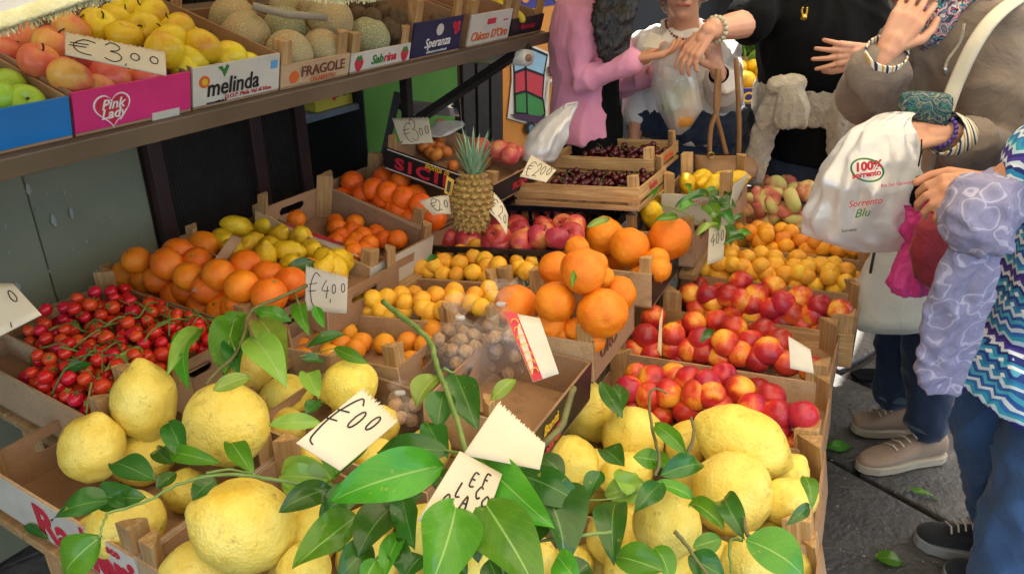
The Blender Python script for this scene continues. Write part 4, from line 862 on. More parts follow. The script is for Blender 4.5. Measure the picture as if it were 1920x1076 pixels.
# right twig (ZR)
twig('leafy twig with a curled stem among the lemons by the street',
 [(.0034,[(560,660,0),(580,590,.02),(550,460,.04),(535,340,.06),(560,290,.07),(610,310,.06)]),(.0038,[(660,650,0),(700,560,.02),(725,480,.04),(715,408,.06)]),(.0022,[(560,690,0),(420,750,-.01),(280,765,-.01)])],
 [(560,440,700,550,85,'g',.04,.04),(590,600,470,575,95,'g'),(520,690,345,740,130,'p'),(580,660,775,610,100,'d'),(560,690,730,745,80,'g'),(400,770,365,1015,150,'d'),(600,1065,385,990,140,'g'),(430,620,330,540,100,'d'),(440,740,420,620,110,'p'),(590,690,480,800,100,'d'),(330,640,290,760,90,'d'),(620,640,540,560,80,'g'),(330,260,420,410,70,'d',.02,.0)], ZR, .735)
twig('cut twig with broad leaves lying on the front lemons by the street',
 [(.0036,[(645,895,.03),(700,960,.02),(790,1090,.0)]),(.0042,[(990,945,.01),(950,900,.02),(935,835,.03)]),(.003,[(930,930,.01),(880,940,0),(890,1090,0)])],
 [(855,885,698,775,95,'g'),(940,920,820,750,110,'d'),(945,930,1200,1075,210,'g',.02,.0),(1215,785,1115,855,55,'d'),(1190,660,1235,790,70,'g'),(720,960,850,930,90,'g'),(700,1000,860,1090,130,'d'),(280,1030,180,1130,140,'d'),(560,960,640,1100,110,'g')], ZR, .725)
st = [at_z(1076,728,.80), at_z(1070,742,.80), at_z(1060,778,.79), at_z(1052,800,.785), at_z(1019,833,.78)]
o = MB().tube([p-st[0] for p in spline(st,4)], .0062, 9).obj('bare_twig', STEMB, None, True); o.location = st[0]; tag(o, 'thick bare twig stub leaning on a lemon beside the walnut crate', 'twig')
# back twigs on the leafy lemons (ZP)
twig('dense dark leafy twigs on the rough lemons behind the large oranges',
 [(.0024,[(370,690,.02),(540,740,.02),(700,830,.02),(760,860,.02)]),(.002,[(520,750,.02),(640,700,.03),(800,640,.03)])],
 [(500,720,830,590,100,'d'),(540,760,710,680,90,'g'),(760,690,930,890,150,'g'),(700,960,890,850,80,'p'),(820,650,900,760,120,'d'),(880,680,1060,700,150,'d'),(900,760,1030,870,130,'d'),(960,880,1010,1040,120,'d'),(330,830,550,800,90,'g'),(340,520,250,690,90,'g'),(940,660,1050,560,90,'d'),(710,600,920,570,60,'g'),(1000,1000,1210,940,90,'g'),(940,1050,1180,990,80,'d'),(820,580,920,650,110,'d'),(600,500,660,590,50,'g'),(1010,850,1120,780,90,'d')], ZP, .84)
def lone(label, B, T, w, m=LEAF, **k):
    o = leaf_obj(B, T, w, m, None, **k); o.location = Vector(B); tag(o, label, 'leaf', 'loose leaves'); return o
lone('single green leaf lying on the nectarines of the middle crate', at_z(1338,618,.70), at_z(1312,640,.695), .022, LEAFD)
lone('small green leaf stuck on the top large orange', at_z(1077,508,.93), at_z(1076,540,.92), .012)
lone('green leaf beside the large orange by the black crate', at_z(1100,425,.9), at_z(1147,412,.9), .022, LEAFP)
lone('dark leaf lying on the rough lemons', at_z(536,505,.84), at_z(598,490,.84), .035, LEAFD)
lone('small green leaf on the apricots by the black crates', at_z(800,492,.79), at_z(820,478,.79), .018, LEAFD)
lone('green leaf beside the nectarines and a lemon', at_z(1160,720,.66), at_z(1165,780,.65), .035, LEAFD)
for a, b, w in (((1545,840),(1600,835),.05),((1700,915),(1760,932),.02),((1640,1045),(1695,1050),.06)):
    lone('wilted green leaf fallen on the street paving', at_z(*a,.012), at_z(*b,.01), w, LEAF, nrm=(0,0,1), bend=.05, fold=.1)
# vine stems among tomatoes
for key, n in (('A2',16),('A1',9)):
    c = CR[key]
    for i in range(n):
        x = c.w*random.uniform(.45,.85); y = c.d*random.uniform(.15,.85); a = random.uniform(0,6.28); pts = []
        for k in range(5):
            xx = min(c.w-.01, max(.01, x+.035*k*math.cos(a))); yy = min(c.d-.01, max(.01, y+.035*k*math.sin(a))); a += random.uniform(-.3,.3)
            pts.append(c.M @ Vector((xx, yy, drop_z(c, xx, yy, .006)+.001)))
        o = MB().tube([p-pts[0] for p in spline(pts,3)], .0021, 6).obj('tomato_vine', GREENS, None, True); o.location = pts[0]
        tag(o, 'thin green vine among the tomatoes '+('beside the oranges' if key == 'A2' else 'by the empty lemon crate'), 'vine', 'tomato vines')
# ------------------------------------------------------------------ price cards
DIG = {'0':[[(.5+.34*math.cos(t), .5+.48*math.sin(t)) for t in [i*.45 for i in range(15)]]],
 '3':[[(.15,.8),(.4,.98),(.75,.85),(.7,.62),(.35,.52),(.75,.45),(.85,.2),(.5,.0),(.1,.12)]],
 '2':[[(.15,.75),(.35,1),(.75,.9),(.75,.6),(.4,.25),(.1,.0),(.45,.08),(.9,.02)]],
 '4':[[(.6,1),(.15,.35),(.9,.4)],[(.72,.65),(.6,-.1)]], ',':[[(.5,.12),(.35,-.2)]],
 'E':[[(.9,.92),(.5,1.0),(.15,.7),(.08,.4),(.3,.05),(.75,-.02)],[(-.05,.62),(.65,.7)],[(-.08,.42),(.55,.48)]],
 'O':[[(.5+.36*math.cos(t), .5+.48*math.sin(t)) for t in [i*.45 for i in range(15)]]], 'D':[[(.15,0),(.15,1),(.6,.9),(.85,.5),(.6,.08),(.15,0)]], 'L':[[(.2,1),(.2,0),(.8,0)]],
 'C':[[(.85,.85),(.5,1),(.15,.6),(.15,.35),(.5,0),(.85,.15)]], 'F':[[(.85,1),(.2,1),(.2,0)],[(.2,.5),(.7,.5)]], 'T':[[(.05,1),(.95,1)],[(.5,1),(.5,0)]], 'e':[[(.85,1),(.2,1),(.2,0),(.85,0)],[(.2,.5),(.7,.5)]], 'A':[[(.05,0),(.5,1),(.95,0)],[(.25,.4),(.75,.4)]]}
def card(label, corners, ds, glyphs, m=PAPER, zig=True, bend=.0, r=.0009, ny=6, nx=14, extra=None):
    """corners TL,TR,BR,BL in pixels with their distances ds; glyphs: (char,u,v,w,h) in card coordinates (v up)"""
    c = [at_d(*p, d) for p, d in zip(corners, ds)]; nrm = (c[1]-c[0]).cross(c[3]-c[0]).normalized()
    if nrm.dot(CAMP-c[0]) < 0: nrm = -nrm
    base = (c[2]+c[3])/2
    def S(u, v): return c[3]*(1-u)*(1-v)+c[2]*u*(1-v)+c[1]*u*v+c[0]*(1-u)*v+nrm*(bend*math.sin(math.pi*u))
    t = thing('price_card', label, 'sign', base, 'handwritten price cards'); vs = []; n = nx*3
    for j in range(ny+1):
        for i in range(n+1):
            v = j/ny
            if zig and j == ny: v = 1+.045*(1 if i % 2 else -1)*(.6+.4*math.sin(i*1.7))
            vs.append(S(i/n, v)-base)
    k = len(vs); vs += [p-nrm*.0012 for p in vs]; q = n+1
    fs = [(j*q+i,j*q+i+1,(j+1)*q+i+1,(j+1)*q+i) for j in range(ny) for i in range(n)]; fs += [tuple(x+k for x in f[::-1]) for f in fs]
    rim = [i for i in range(q)]+[j*q+n for j in range(1,ny+1)]+[ny*q+i for i in range(n-1,-1,-1)]+[j*q for j in range(ny-1,0,-1)]
    fs += [(rim[i], rim[(i+1)%len(rim)], rim[(i+1)%len(rim)]+k, rim[i]+k)[::-1] for i in range(len(rim))]
    MB().add(vs, fs).obj('card', m, t, True)
    for ch, u, v, w, h in glyphs:
        mb = MB()
        for stroke in DIG[ch]:
            pts = spline([(x, y, 0) for x, y in stroke], 4)
            mb.tube([S(u+w*p.x+random.gauss(0,.002), v+h*p.y)-base+nrm*.0006 for p in pts], r, 5)
        mb.obj('ink_stroke', INK, t)
    if extra: extra(t, S, base, nrm)
    return t
E300 = [('E',.06,.2,.26,.6),('3',.36,.12,.22,.8),(',',.55,.1,.1,.3),('0',.62,.35,.13,.3),('0',.82,.38,.12,.3)]
card('cream price card with wavy edge lying on the red and yellow shelf apples',[(122,60),(310,98),(312,142),(122,103)],[1.30,1.36,1.32,1.27],E300)
card('cream price card standing at the end of the tomato crate',[(-60,530),(24,531),(78,590),(-40,650)],[1.32,1.34,1.30,1.28],[('0',.72,.5,.16,.3),(',',.5,.1,.1,.3)],zig=False)
card('grey price card at the corner of the apricot and orange crates',[(573,498),(652,520),(650,588),(572,582)],[1.72,1.72,1.69,1.69],[('E',.1,.1,.28,.8),('4',.36,.38,.24,.4),(',',.56,.3,.1,.3),('0',.62,.48,.12,.24),('0',.84,.56,.12,.24)],PAPERG)
card('cream price card standing in the black printed crate',[(735,222),(803,220),(812,268),(752,271)],[2.48,2.48,2.44,2.44],[('E',.2,.08,.3,.7),('3',.38,.1,.26,.85),('0',.64,.3,.13,.28),('0',.82,.36,.13,.3),(',',.6,.0,.1,.2)])
card('cream price card curling at the side of the pineapple over the oranges',[(786,378),(842,366),(846,402),(812,404)],[2.06,2.04,2.03,2.04],[('E',.3,.2,.3,.7),('2',.5,.2,.2,.6),('0',.78,.35,.16,.4)],bend=.01)
card('bent price card leaning between the pineapple and the red apples',[(922,358),(953,404),(950,440),(911,392)],[2.06,2.06,2.02,2.02],[('E',.1,.1,.3,.7),('2',.45,.2,.2,.6),('0',.7,.3,.2,.4)],bend=.008)
card('torn price card stuck in the wooden cherry crate',[(996,290),(1043,319),(1024,342),(976,331)],[2.2,2.19,2.15,2.15],[('E',.1,.1,.25,.7),('2',.36,.15,.2,.7),('0',.56,.35,.16,.5),('0',.76,.45,.16,.5)])
card('narrow price card standing in the pale apricots',[(1330,428),(1362,420),(1356,486),(1326,497)],[2.16,2.18,2.14,2.12],[('4',.1,.5,.3,.3),('0',.42,.5,.22,.3),('0',.7,.55,.22,.3)])
card('grey card seen edge on between the sunlit lemons and the flat peaches',[(1376,345),(1405,325),(1382,378),(1368,388)],[2.28,2.36,2.3,2.24],[],PAPERG)
card('large white price card half hidden by leaves beside the walnut bags',[(680,728),(746,790),(638,882),(555,830)],[1.07,1.06,.98,.98],[('0',.62,.62,.16,.26),('0',.34,.5,.18,.3),('E',.02,.1,.3,.8)],PAPER,r=.0012)
card('upper half of a folded white card under the large twig',[(935,753),(1023,832),(1012,880),(868,852)],[1.05,1.03,.98,1.0],[],PAPER)
card('lower white card with black letters under the large twig leaves',[(862,845),(942,888),(905,992),(782,976)],[1.0,.99,.94,.94],[('O',.18,.22,.13,.2),('L',.33,.42,.12,.2),('e',.47,.62,.13,.2),('O',.36,.06,.12,.2),('A',.5,.26,.12,.2),('C',.66,.46,.12,.2),('F',.70,.68,.12,.2),('T',.80,.05,.14,.22),('C',.82,.34,.12,.2)],PAPER,zig=False,r=.0012)
def redside(t, S, base, nrm):
    MB().add([S(u, v)-base+nrm*.0012 for u, v in ((.0,.0),(.36,.0),(.36,1),(.0,1))], [(0,1,2,3)]).obj('red_band', REDI, t)
    for k in range(7):
        cc = S(.17, .12+.12*k); mb = MB().tube([cc-base+nrm*.0022+(IMR*math.cos(a)*.007+IMU*math.sin(a)*.007) for a in [i*.6 for i in range(9)]], .0014, 4); mb.obj('yellow_lettering', YELI, t)
card('torn fruit carton flap with a red printed band leaning on the large oranges',[(945,584),(1012,596),(1048,700),(1000,716)],[1.50,1.52,1.42,1.42],[],WHITEP,zig=False,extra=redside)
card('curved brown cardboard flap standing in the oranges',[(436,440),(446,446),(366,548),(360,545)],[1.95,1.99,1.84,1.82],[],CARD,zig=False,bend=.02)
def redtop(t, S, base, nrm): MB().add([S(u, v)-base+nrm*.0012 for u, v in ((.0,.55),(1,.55),(1,.98),(.0,.98))], [(0,1,2,3)]).obj('red_band', REDI, t)
card('white leaflet with a red band between the tangerines and the rough lemons',[(528,416),(622,448),(676,482),(560,446)],[2.22,2.14,2.02,2.1],[],WHITEP,extra=redtop)
card('white card curling between the nectarines in the middle crate',[(1237,600),(1243,575),(1240,668),(1233,655)],[1.58,1.6,1.55,1.54],[],CARDL,zig=False)
card('small white paper lying at the end of the middle nectarine crate',[(1478,630),(1520,655),(1526,700),(1482,690)],[1.72,1.70,1.66,1.68],[],WHITEP,zig=False)
# ------------------------------------------------------------------ printed crates
c = CR['S1']
MB().box(c.w, c.w+.0012, 0, c.d, -c.h+.006, -.0005).obj('print_sheet', BLACKP, c.root)
ftext('S1','SICILIA',.05,.5,.58,REDI,bold=.002,sx=1.5,space=1.35); text('Bontà di',.026,c.root,face_M(c,'front',.5*c.w,-.16*c.h,.0026),YELI,shear=.3,bold=.0004)
for v in (.06,.93): sheet(c,'front',.01,c.w-.01,-v*c.h-.0012,-v*c.h+.0012,WHI,'print_line',.0016)
text('SICILIA',.03,c.root,face_M(c,'right',.56*c.d,-.55*c.h,.0028),REDI,bold=.0008); text('Bontà',.018,c.root,face_M(c,'right',.6*c.d,-.2*c.h,.0028),YELI,shear=.3)
c = CR['R1']; sheet(c,'front',0,c.w,-c.h+.006,-.001,WHITEP); sheet(c,'right',0,c.d,-c.h+.006,-.001,WHITEP)
M = lambda key, face, u, v: face_M(CR[key], face, u*(CR[key].w if face == 'front' else CR[key].d), -v*CR[key].h, .0026)
text('Ranieri',.10,c.root,M('R1','front',.68,.56),REDI,bold=.0032,ax='CENTER'); text('Francesco',.026,c.root,M('R1','front',.80,.13),REDI,bold=.0006)
text('Ranieri',.085,c.root,M('R1','right',.66,.66),REDI,bold=.0028); text('Francesco',.02,c.root,M('R1','right',.62,.2),REDI,bold=.0005)
text('ITALIA',.011,c.root,M('R1','right',.2,.22),REDI); text('INE',.016,c.root,M('R1','right',.2,.40),REDI,shear=.3); text('Origine: ITALIA',.009,c.root,M('R1','right',.82,.12),BLKI); text('TARA GR 700',.008,c.root,M('R1','right',.36,.12),BRNI)
ring = [(.02*math.cos(2*math.pi*i/24), .02*math.sin(2*math.pi*i/24), 0) for i in range(25)]
link('seal_ring', MB().tube(ring, .0007, 4).mesh('seal_ring', REDI), c.root, mw=M('R1','right',.2,.36))
c = CR['C1']; sheet(c,'right',0,c.d,-c.h+.006,-.001,BLACKP); text('Bontà',.03,c.root,M('C1','right',.25,.25),YELI,shear=.3,bold=.0004); text('SIC',.05,c.root,M('C1','right',.3,.66),REDI,bold=.002)
c = CR['C3']; sheet(c,'right',0,c.d,-c.h+.006,-.001,BLACKP); text('D\'ORO',.035,c.root,M('C3','right',.5,.5),ORI,bold=.001)
c = CR['C2']; text('ORO',.05,c.root,M('C2','right',.35,.45),BRNI,bold=.0002)
c = CR['B4']; sheet(c,'right',0,c.d,-c.h+.006,-.001,WHITEP); text('Sa',.05,c.root,M('B4','right',.42,.45),GRNI,shear=.25,bold=.0014); text('brina',.05,c.root,M('B4','right',.7,.45),REDI,shear=.25,bold=.001)
c = CR['A5']; sheet(c,'right',0,c.d,-c.h+.006,-.001,WHITEP); fpoly('A5', [(-1,-.28),(1,-.28),(1,.28),(-1,.28)], CARD, 'hand_hole_print', 'right', at=(.5,.35), sc=.05)
c = CR['C5']; text('Salerni',.03,c.root,M('C5','front',.45,.2),PNKI,shear=.3)
c = CR['D4']; sheet(c,'right',.02,.07,-.08,-.01,BLACKP,'dark_label')
c = CR['K2']; text('Squisitezze',.03,c.root,M('K2','right',.5,.35),ORI,bold=.0005); text('frutta',.03,CR['K1'].root,M('K1','right',.5,.35),REDI,bold=.0002)
# ------------------------------------------------------------------ pineapple
def pineapple(base, H_, label):
    t = thing('pineapple', label, 'pineapple', base); t.rotation_euler = (R_(-6), R_(3), 0)
    PSK = m_drupe('pineapple_rind', [(.3,'#a8884a'),(.5,'#8a6c34'),(.7,'#6e5430')], 1.0, .6, var=.15); PTIP = mat('pineapple_tip', '#c2a068', '#8d6d3c', 9, .8)
    prof = lambda v: H_*.36*(math.sin(math.pi*(.13+.80*v))**.55)
    ring_ = [[(prof(i/16)*.93*math.cos(2*math.pi*j/20), prof(i/16)*.93*math.sin(2*math.pi*j/20), H_*i/16) for j in range(20)] for i in range(17)]
    mb = MB().add([p for r in ring_ for p in r], [(i*20+j,i*20+(j+1)%20,(i+1)*20+(j+1)%20,(i+1)*20+j) for i in range(16) for j in range(20)]); mb.obj('core', PSK, t, True)
    # one shared scale
    hexa = [(math.cos(R_(a))*(1.05 if a%180 else 1.0), math.sin(R_(a)), 0) for a in range(0,360,60)]; top = [(x*.62,y*.62,.42) for x, y, _ in hexa]
    me = MB().add([(*p[:2],-.1) for p in hexa]+top+[(0,.05,.55),(.0,-.5,.8)], [(i,(i+1)%6,6+(i+1)%6,6+i) for i in range(6)]+[(6+i,6+(i+1)%6,12) for i in range(6)]).mesh('scale', PSK, False)
    mt = MB().add([(-.22,-.05,.46),(.22,-.05,.46),(0,.22,.5),(0,-.55,.85)], [(0,1,3),(1,2,3),(2,0,3),(0,2,1)]).mesh('scale_tip', PTIP)
    rows, per = 10, 13
    for i in range(rows):
        v = (i+.5)/rows; r = prof(v)
        for j in range(per):
            a = 2*math.pi*(j+.5*(i%2))/per; dz = (prof(min(1,v+.03))-prof(max(0,v-.03)))/(.06*H_); n = Vector((math.cos(a), math.sin(a), -dz)).normalized()
            if n.y > .55: continue
            up = (Vector((0,0,1))-n*n.z).normalized(); sx = up.cross(n); Mx = Matrix((sx, up, n)).transposed().to_4x4(); Mx.translation = Vector((r*.93*math.cos(a), r*.93*math.sin(a), H_*v))
            k = r*math.pi/per*1.12; o = link('scale', me, t, mw=Mx @ Matrix.Diagonal((k, H_/rows*.62, .014, 1))); link('scale_tip', mt, o)
    CRN = mat('pineapple_crown', '#8fae8c', '#6c9470', 20, .5, var=.15)
    for i in range(44):
        lv = i/44; a = i*2.399; L = H_*(.28+.40*lv); out = (1-lv)*.72+.08; b = Vector((.014*math.cos(a), .014*math.sin(a), H_*(.97+.16*lv)))
        d = Vector((math.cos(a)*out, math.sin(a)*out, 1.0)).normalized(); sd_ = Vector((-math.sin(a), math.cos(a), 0)); o_ = Vector((math.cos(a), math.sin(a), 0)); vs = []
        for k in range(6):
            u = k/5; w = .0075*(1-u)**.8; c0 = b+d*(L*u)+o_*(L*.18*u*u); vs += [c0-sd_*w+o_*w*.4, c0-o_*0, c0+sd_*w+o_*w*.4]
        MB().add(vs, [(3*k+e,3*k+e+1,3*k+e+4,3*k+e+3) for k in range(5) for e in (0,1)]).obj('leaf', CRN, t, True)
    return t
pb = at_d(884,430,2.06); pineapple(pb, .152, 'pineapple with blue green crown standing on the black apple crate')
tagp = at_d(851,355,2.06); t = thing('fruit_tag', 'yellow tag hanging beside the pineapple', 'tag', tagp); 
cs = [at_d(*p,2.07)-tagp for p in ((838,330),(852,338),(846,368),(833,362))]; MB().prism(cs,(0,0,0),IMC*.001).obj('tag_card', YELI, t); cs = [at_d(*p,2.066)-tagp for p in ((840,338),(846,342),(842,362),(837,358))]; MB().prism(cs,(0,0,0),IMC*.0008).obj('barcode_block', BLKI, t)
# ------------------------------------------------------------------ walnut bags
def m_film(name, tint=(1,1,1,1), alpha=.72, fscale=30, rough=.12):
    s = N(name); v = s.coord(); n = s.noise(v, fscale, 4, .6, 1.2); bp = s.bump(n, .6, .006)
    gl = s.n('BsdfGlossy'); gl.inputs['Roughness'].default_value = rough; s.l(bp, gl.inputs['Normal']); tr = s.n('BsdfTransparent'); tr.inputs[0].default_value = tint
    df = s.n('BsdfDiffuse'); df.inputs[0].default_value = (.85,.85,.85,1); s.l(bp, df.inputs['Normal']); ts = s.n('BsdfTranslucent'); ts.inputs[0].default_value = (.8,.8,.8,1)
    a = s.n('MixShader'); a.inputs[0].default_value = .6; s.l(gl.outputs[0], a.inputs[1]); s.l(df.outputs[0], a.inputs[2]); a2 = s.n('MixShader'); a2.inputs[0].default_value = .35; s.l(a.outputs[0], a2.inputs[1]); s.l(ts.outputs[0], a2.inputs[2])
    m = s.n('MixShader'); f = s.ramp(n, [(.35,(alpha+.08,)*3),(.62,(alpha,)*3),(.75,(max(0,alpha-.45),)*3)]); s.l(f, m.inputs[0]); s.l(a2.outputs[0], m.inputs[1]); s.l(tr.outputs[0], m.inputs[2])
    s.l(m.outputs[0], s.t.nodes['Material Output'].inputs[0]); return s.m
FILMC = m_film('clear_bag_film', alpha=.84, fscale=22); FILMW = m_film('milky_bag_film', alpha=.30, rough=.3); FILMH = m_film('thin_white_bag_film', alpha=.10, fscale=10, rough=.3)
def sack(name, label, cat, rows, m, parent=None, seg=40, fold=.08, nf=9, group=None, seed=0, part='film', crease=0.0):
    """rows: (centre, half width vector, half depth vector) from bottom to top"""
    b = rows[0][0]; t = thing(name, label, cat, b, group) if parent is None else parent; vs = []
    rs = []
    for i in range(len(rows)-1):
        nk_ = 4 if not crease else 10
        for k in range(nk_): u = k/nk_; rs.append([rows[i][q]*(1-u)+rows[i+1][q]*u for q in range(3)])
    rs.append(list(rows[-1])); org = t.location
    for i, (c0, a, d) in enumerate(rs):
        for j in range(seg):
            th = 2*math.pi*j/seg; ii = i*4/nk_; k = 1+fold*math.sin(nf*th+seed+ii*.22)*mn.noise(Vector((math.cos(th)*1.3,math.sin(th)*1.3,ii*.17+seed)))*2.2+fold*.8*mn.noise(Vector((math.cos(th)*2.5+seed,math.sin(th)*2.5,ii*.35)))
            pt = c0+a*(math.cos(th)*k)+d*(math.sin(th)*k)
            if crease:
                q_ = Vector((pt.x*20, pt.y*20, pt.z*9)); q_ = q_+Vector((mn.noise(q_*.4),mn.noise(q_*.4+Vector((5,2,8))),mn.noise(q_*.4+Vector((1,7,3)))))*1.2; pt = pt+(pt-c0)*(crease*((1-abs(mn.noise(q_)))**4-.35+.5*(1-abs(mn.noise(q_*2.2)))**5))
            vs.append(pt-org)
    n = len(rs); k = len(vs); vs.append(rs[0][0]-org)
    fs = [(i*seg+j,i*seg+(j+1)%seg,(i+1)*seg+(j+1)%seg,(i+1)*seg+j) for i in range(n-1) for j in range(seg)]+[(k,(j+1)%seg,j) for j in range(seg)]
    MB().add(vs, fs).obj(part, m, t, True); return t
c1 = CR['C1']; WL = 'walnut in a clear tied bag in the brown crate'
def walnut_bag(px, py, rad, n, hh, label, zc):
    ct = at_z(px, py, zc); L = c1.Mi @ ct; 
    for i in range(n):
        for tr_ in range(12):
            a = random.uniform(0,6.28); rr = rad*.8*math.sqrt(random.random()); x, y = L.x+rr*math.cos(a), L.y+rr*math.sin(a); z = drop_z(c1, x, y, .0165)
            if z < c1.floor+hh*.8: addsp(c1, (x,y,z), .0165); put('walnut', c1.M @ Vector((x,y,z)), .0165, WL, 'walnuts in clear bags'); break
    ez = Vector((0,0,1)); b = c1.M @ Vector((L.x, L.y, c1.floor+.002)); X = Vector((1,0,0)); Y_ = Vector((0,1,0)); f = rad*1.12
    rows = [(b, X*f*.8, Y_*f*.8)]+[(b+ez*hh*u, X*f*k, Y_*f*k) for u, k in ((.2,1.08),(.5,1.08),(.75,.92),(.95,.62),(1.1,.28),(1.18,.09),(1.24,.16),(1.4,.42),(1.48,.5))]
    t = sack('walnut_bag', label, 'bag', rows, FILMC, fold=.07, seed=px); MB().capsule([ez*hh*1.17+Vector((-.006,0,0)), ez*hh*1.17+Vector((.006,0,0))], .006).obj('knot', FILMW, t, True)
walnut_bag(940,672,.066,60,.15,'clear bag of walnuts leaning on the torn carton flap',.66)
walnut_bag(866,690,.066,60,.14,'clear bag of walnuts at the apricot side of the brown crate',.66)
walnut_bag(752,765,.045,16,.06,'small clear bag of walnuts beside the large white price card',.66)
# ------------------------------------------------------------------ chair, niche, mural, far stall, carrier bag by the cherries
CHAIR = mat('dark_chair_wood', '#2c1f1a', '#1f1512', 6, .5, bump=.1, bscale=40, stretch=(1,1,6))
ch = thing('folding_chair', 'dark wooden folding chair against the green wall', 'chair', at_wall(790,400,-1.75)*Vector((1,1,0)) if False else Wp(at_wall(790,240,-1.75).dot(TW),-1.75,0))
def chp(x, y): return at_wall(x, y, -1.75)-ch.location
for (x0, y0), (x1, y1) in (((746,174),(712,330)),((856,182),(868,330))):
    a, b = chp(x0,y0), chp(x1,y1); d = b-a; b = a+d*((0-a.z)/d.z) if d.z else b; MB().tube([a,b], .017, 4).obj('leg', CHAIR, ch)
a, b = chp(750,200), chp(854,207); MB().tube([a,b], .031, 4, flat=.35).obj('backrest', CHAIR, ch)
zs = .45; ctr = (chp(750,200)+chp(854,207))/2; ctr.z = zs
MB().box(-.19,.19,-.02,.36,0,.02).obj('seat', CHAIR, ch).matrix_local = Matrix.Translation(ctr) @ Matrix((TW, EW, Vector((0,0,1)))).transposed().to_4x4()
for k in (-.16,.16): MB().tube([ctr+TW*k+EW*.02+Vector((0,0,.3)), ctr+TW*k+EW*.34-Vector((0,0,zs))], .014, 4).obj('leg', CHAIR, ch)
def wb(px0, py0, px1, py1, n0, n1):
    a, b = at_wall(px0,py0,n1), at_wall(px1,py1,n1); return a.dot(TW), b.dot(TW), min(a.z,b.z), max(a.z,b.z), n0, n1
ns = thing('niche_shelf', 'shelf board inside the dark niche behind the stall', 'shelf', mw=wall_M())
zsh = at_wall(630,203,-2.03).z; MB().box(s2, s3-.01, zsh-.02, zsh, -.35, -.03).obj('board', mat('grey_board','#6a7480','#57606a',5,.6), ns); MB().box(s2, s3-.01, .42, .44, -.45, -.03).obj('board', DARKW, ns)
yb = thing('fruit_carton', 'yellow grape carton on the niche shelf under the melons', 'carton', mw=wall_M(z=zsh+.001)); YBX = flat('yellow_carton','#c9b83a',.5)
sa = at_wall(590,190,-2.03).dot(TW); sb_ = s3-.02; MB().box(sa, sb_, 0, .10, -.3, -.05).obj('carton', YBX, yb, bevel=.003)
for s_, u, sz in (('Fede',.85,.06),('Uva',.3,.04)): text(s_, sz, yb, Matrix.Translation((sa+(sb_-sa)*u,.055,-.0485)), BLKI, bold=.0008)
for dx, dy in ((0,0),(.016,.012),(-.014,.014),(.004,.026),(-.004,-.014)): link('grape_mark', MB().prism([(.009*x+dx,.009*y+dy,0) for x, y in circ],(0,0,0),(0,0,.0012)).mesh('grape_mark', REDI), yb, mw=Matrix.Translation((sa+(sb_-sa)*.52,.05,-.0495)))
pN = at_wall(590,262,-2.1); CR['N1'] = crate_at('fruit_crate','dim crate of greens on the lower niche shelf', Wp(s2+.02, -2.02, .55), TW, -EW, Vector((0,0,1)), .34, .28, .1, 'card', .045, None, WHITEP, False)
twig('wilted dark greens in the dim niche crate', [(.003,[(640,270,0),(660,250,.03)])], [(600+random.random()*90,275-random.random()*20,600+random.random()*90,245+random.random()*25,16,'d',.0,.05) for _ in range(14)], lambda x,y:(x,y), .60, name='leafy_greens') if False else None
# mural panel
MUR = thing('mural_panel', 'orange painted panel with a cartoon hand truck of coloured boxes', 'mural', mw=wall_M())
ORP = mat('orange_mural_paint','#d8923c','#c9822f',4,.7,bump=.15,bscale=20,bdist=.005)
MB().box(s5+.004, s5+1.15, 0, 2.3, -.049, -.004).obj('panel', ORP, MUR)
Mw = wall_M().inverted(); lay = [0]
def mp(pts, h, name, line=False):
    lay[0] += 1; q = [Mw @ at_wall(x, y, NWALL+.0) for x, y in pts]; off = -.003+.0012*lay[0]
    m = flat('mural_'+h.strip('#'), h, .7) if ('mural_'+h.strip('#')) not in bpy.data.materials else bpy.data.materials['mural_'+h.strip('#')]
    if line: 
        mb = MB(); 
        for a, b in zip(q, q[1:]):
            d = Vector((b.x-a.x, b.y-a.y, 0)).normalized(); nn = Vector((-d.y, d.x, 0))*line
            mb.prism([Vector((p.x,p.y,0)) for p in (a-nn-d*line*.7, b-nn+d*line*.7, b+nn+d*line*.7, a+nn-d*line*.7)], (0,0,off), (0,0,off+.0009))
        return mb.obj(name, m, MUR)
    return MB().prism([Vector((p.x,p.y,0)) for p in q], (0,0,off), (0,0,off+.0009)).obj(name, m, MUR)
mp([(938,-30),(1090,-60),(1090,2),(1002,16),(938,18)],'#3a3a86','blue_band'); 
for x in (958,985,1012,1045): mp([(x+7*math.cos(a),3-x*.01+6+7*math.sin(a)) for a in [i*.7 for i in range(9)]],'#d8923c','orange_spot')
mp([(957,82),(985,80),(1030,100),(1026,218),(1006,238),(950,222),(958,150)],'#ded8c8','white_outline')
B1 = [(960,115),(985,87),(1024,104),(1017,142),(982,129),(962,137)]; B2_ = [(962,137),(982,129),(1017,142),(1014,186),(982,171),(962,177)]; B3_ = [(962,177),(982,171),(1014,186),(1019,214),(1002,226),(985,214),(963,212)]
for b, h, nm in ((B1,'#8fb6c8','blue_box'),(B2_,'#c23a44','red_box'),(B3_,'#3f8a44','green_box')): mp(b,h,nm); mp(b+[b[0]],'#16140f',nm+'_outline',.006)
mp([(983,92),(982,129),(985,214)],'#16140f','edge_line',.005); mp([(952,214),(982,214),(1022,219),(1005,232),(965,222)],'#4a2a4a','truck_base')
mp([(990+10*math.cos(a),240+12*math.sin(a)) for a in [i*.5 for i in range(13)]],'#16140f','wheel'); mp([(991+5*math.cos(a),240+7*math.sin(a)) for a in [i*.5 for i in range(13)]],'#6a7f92','wheel_hub')
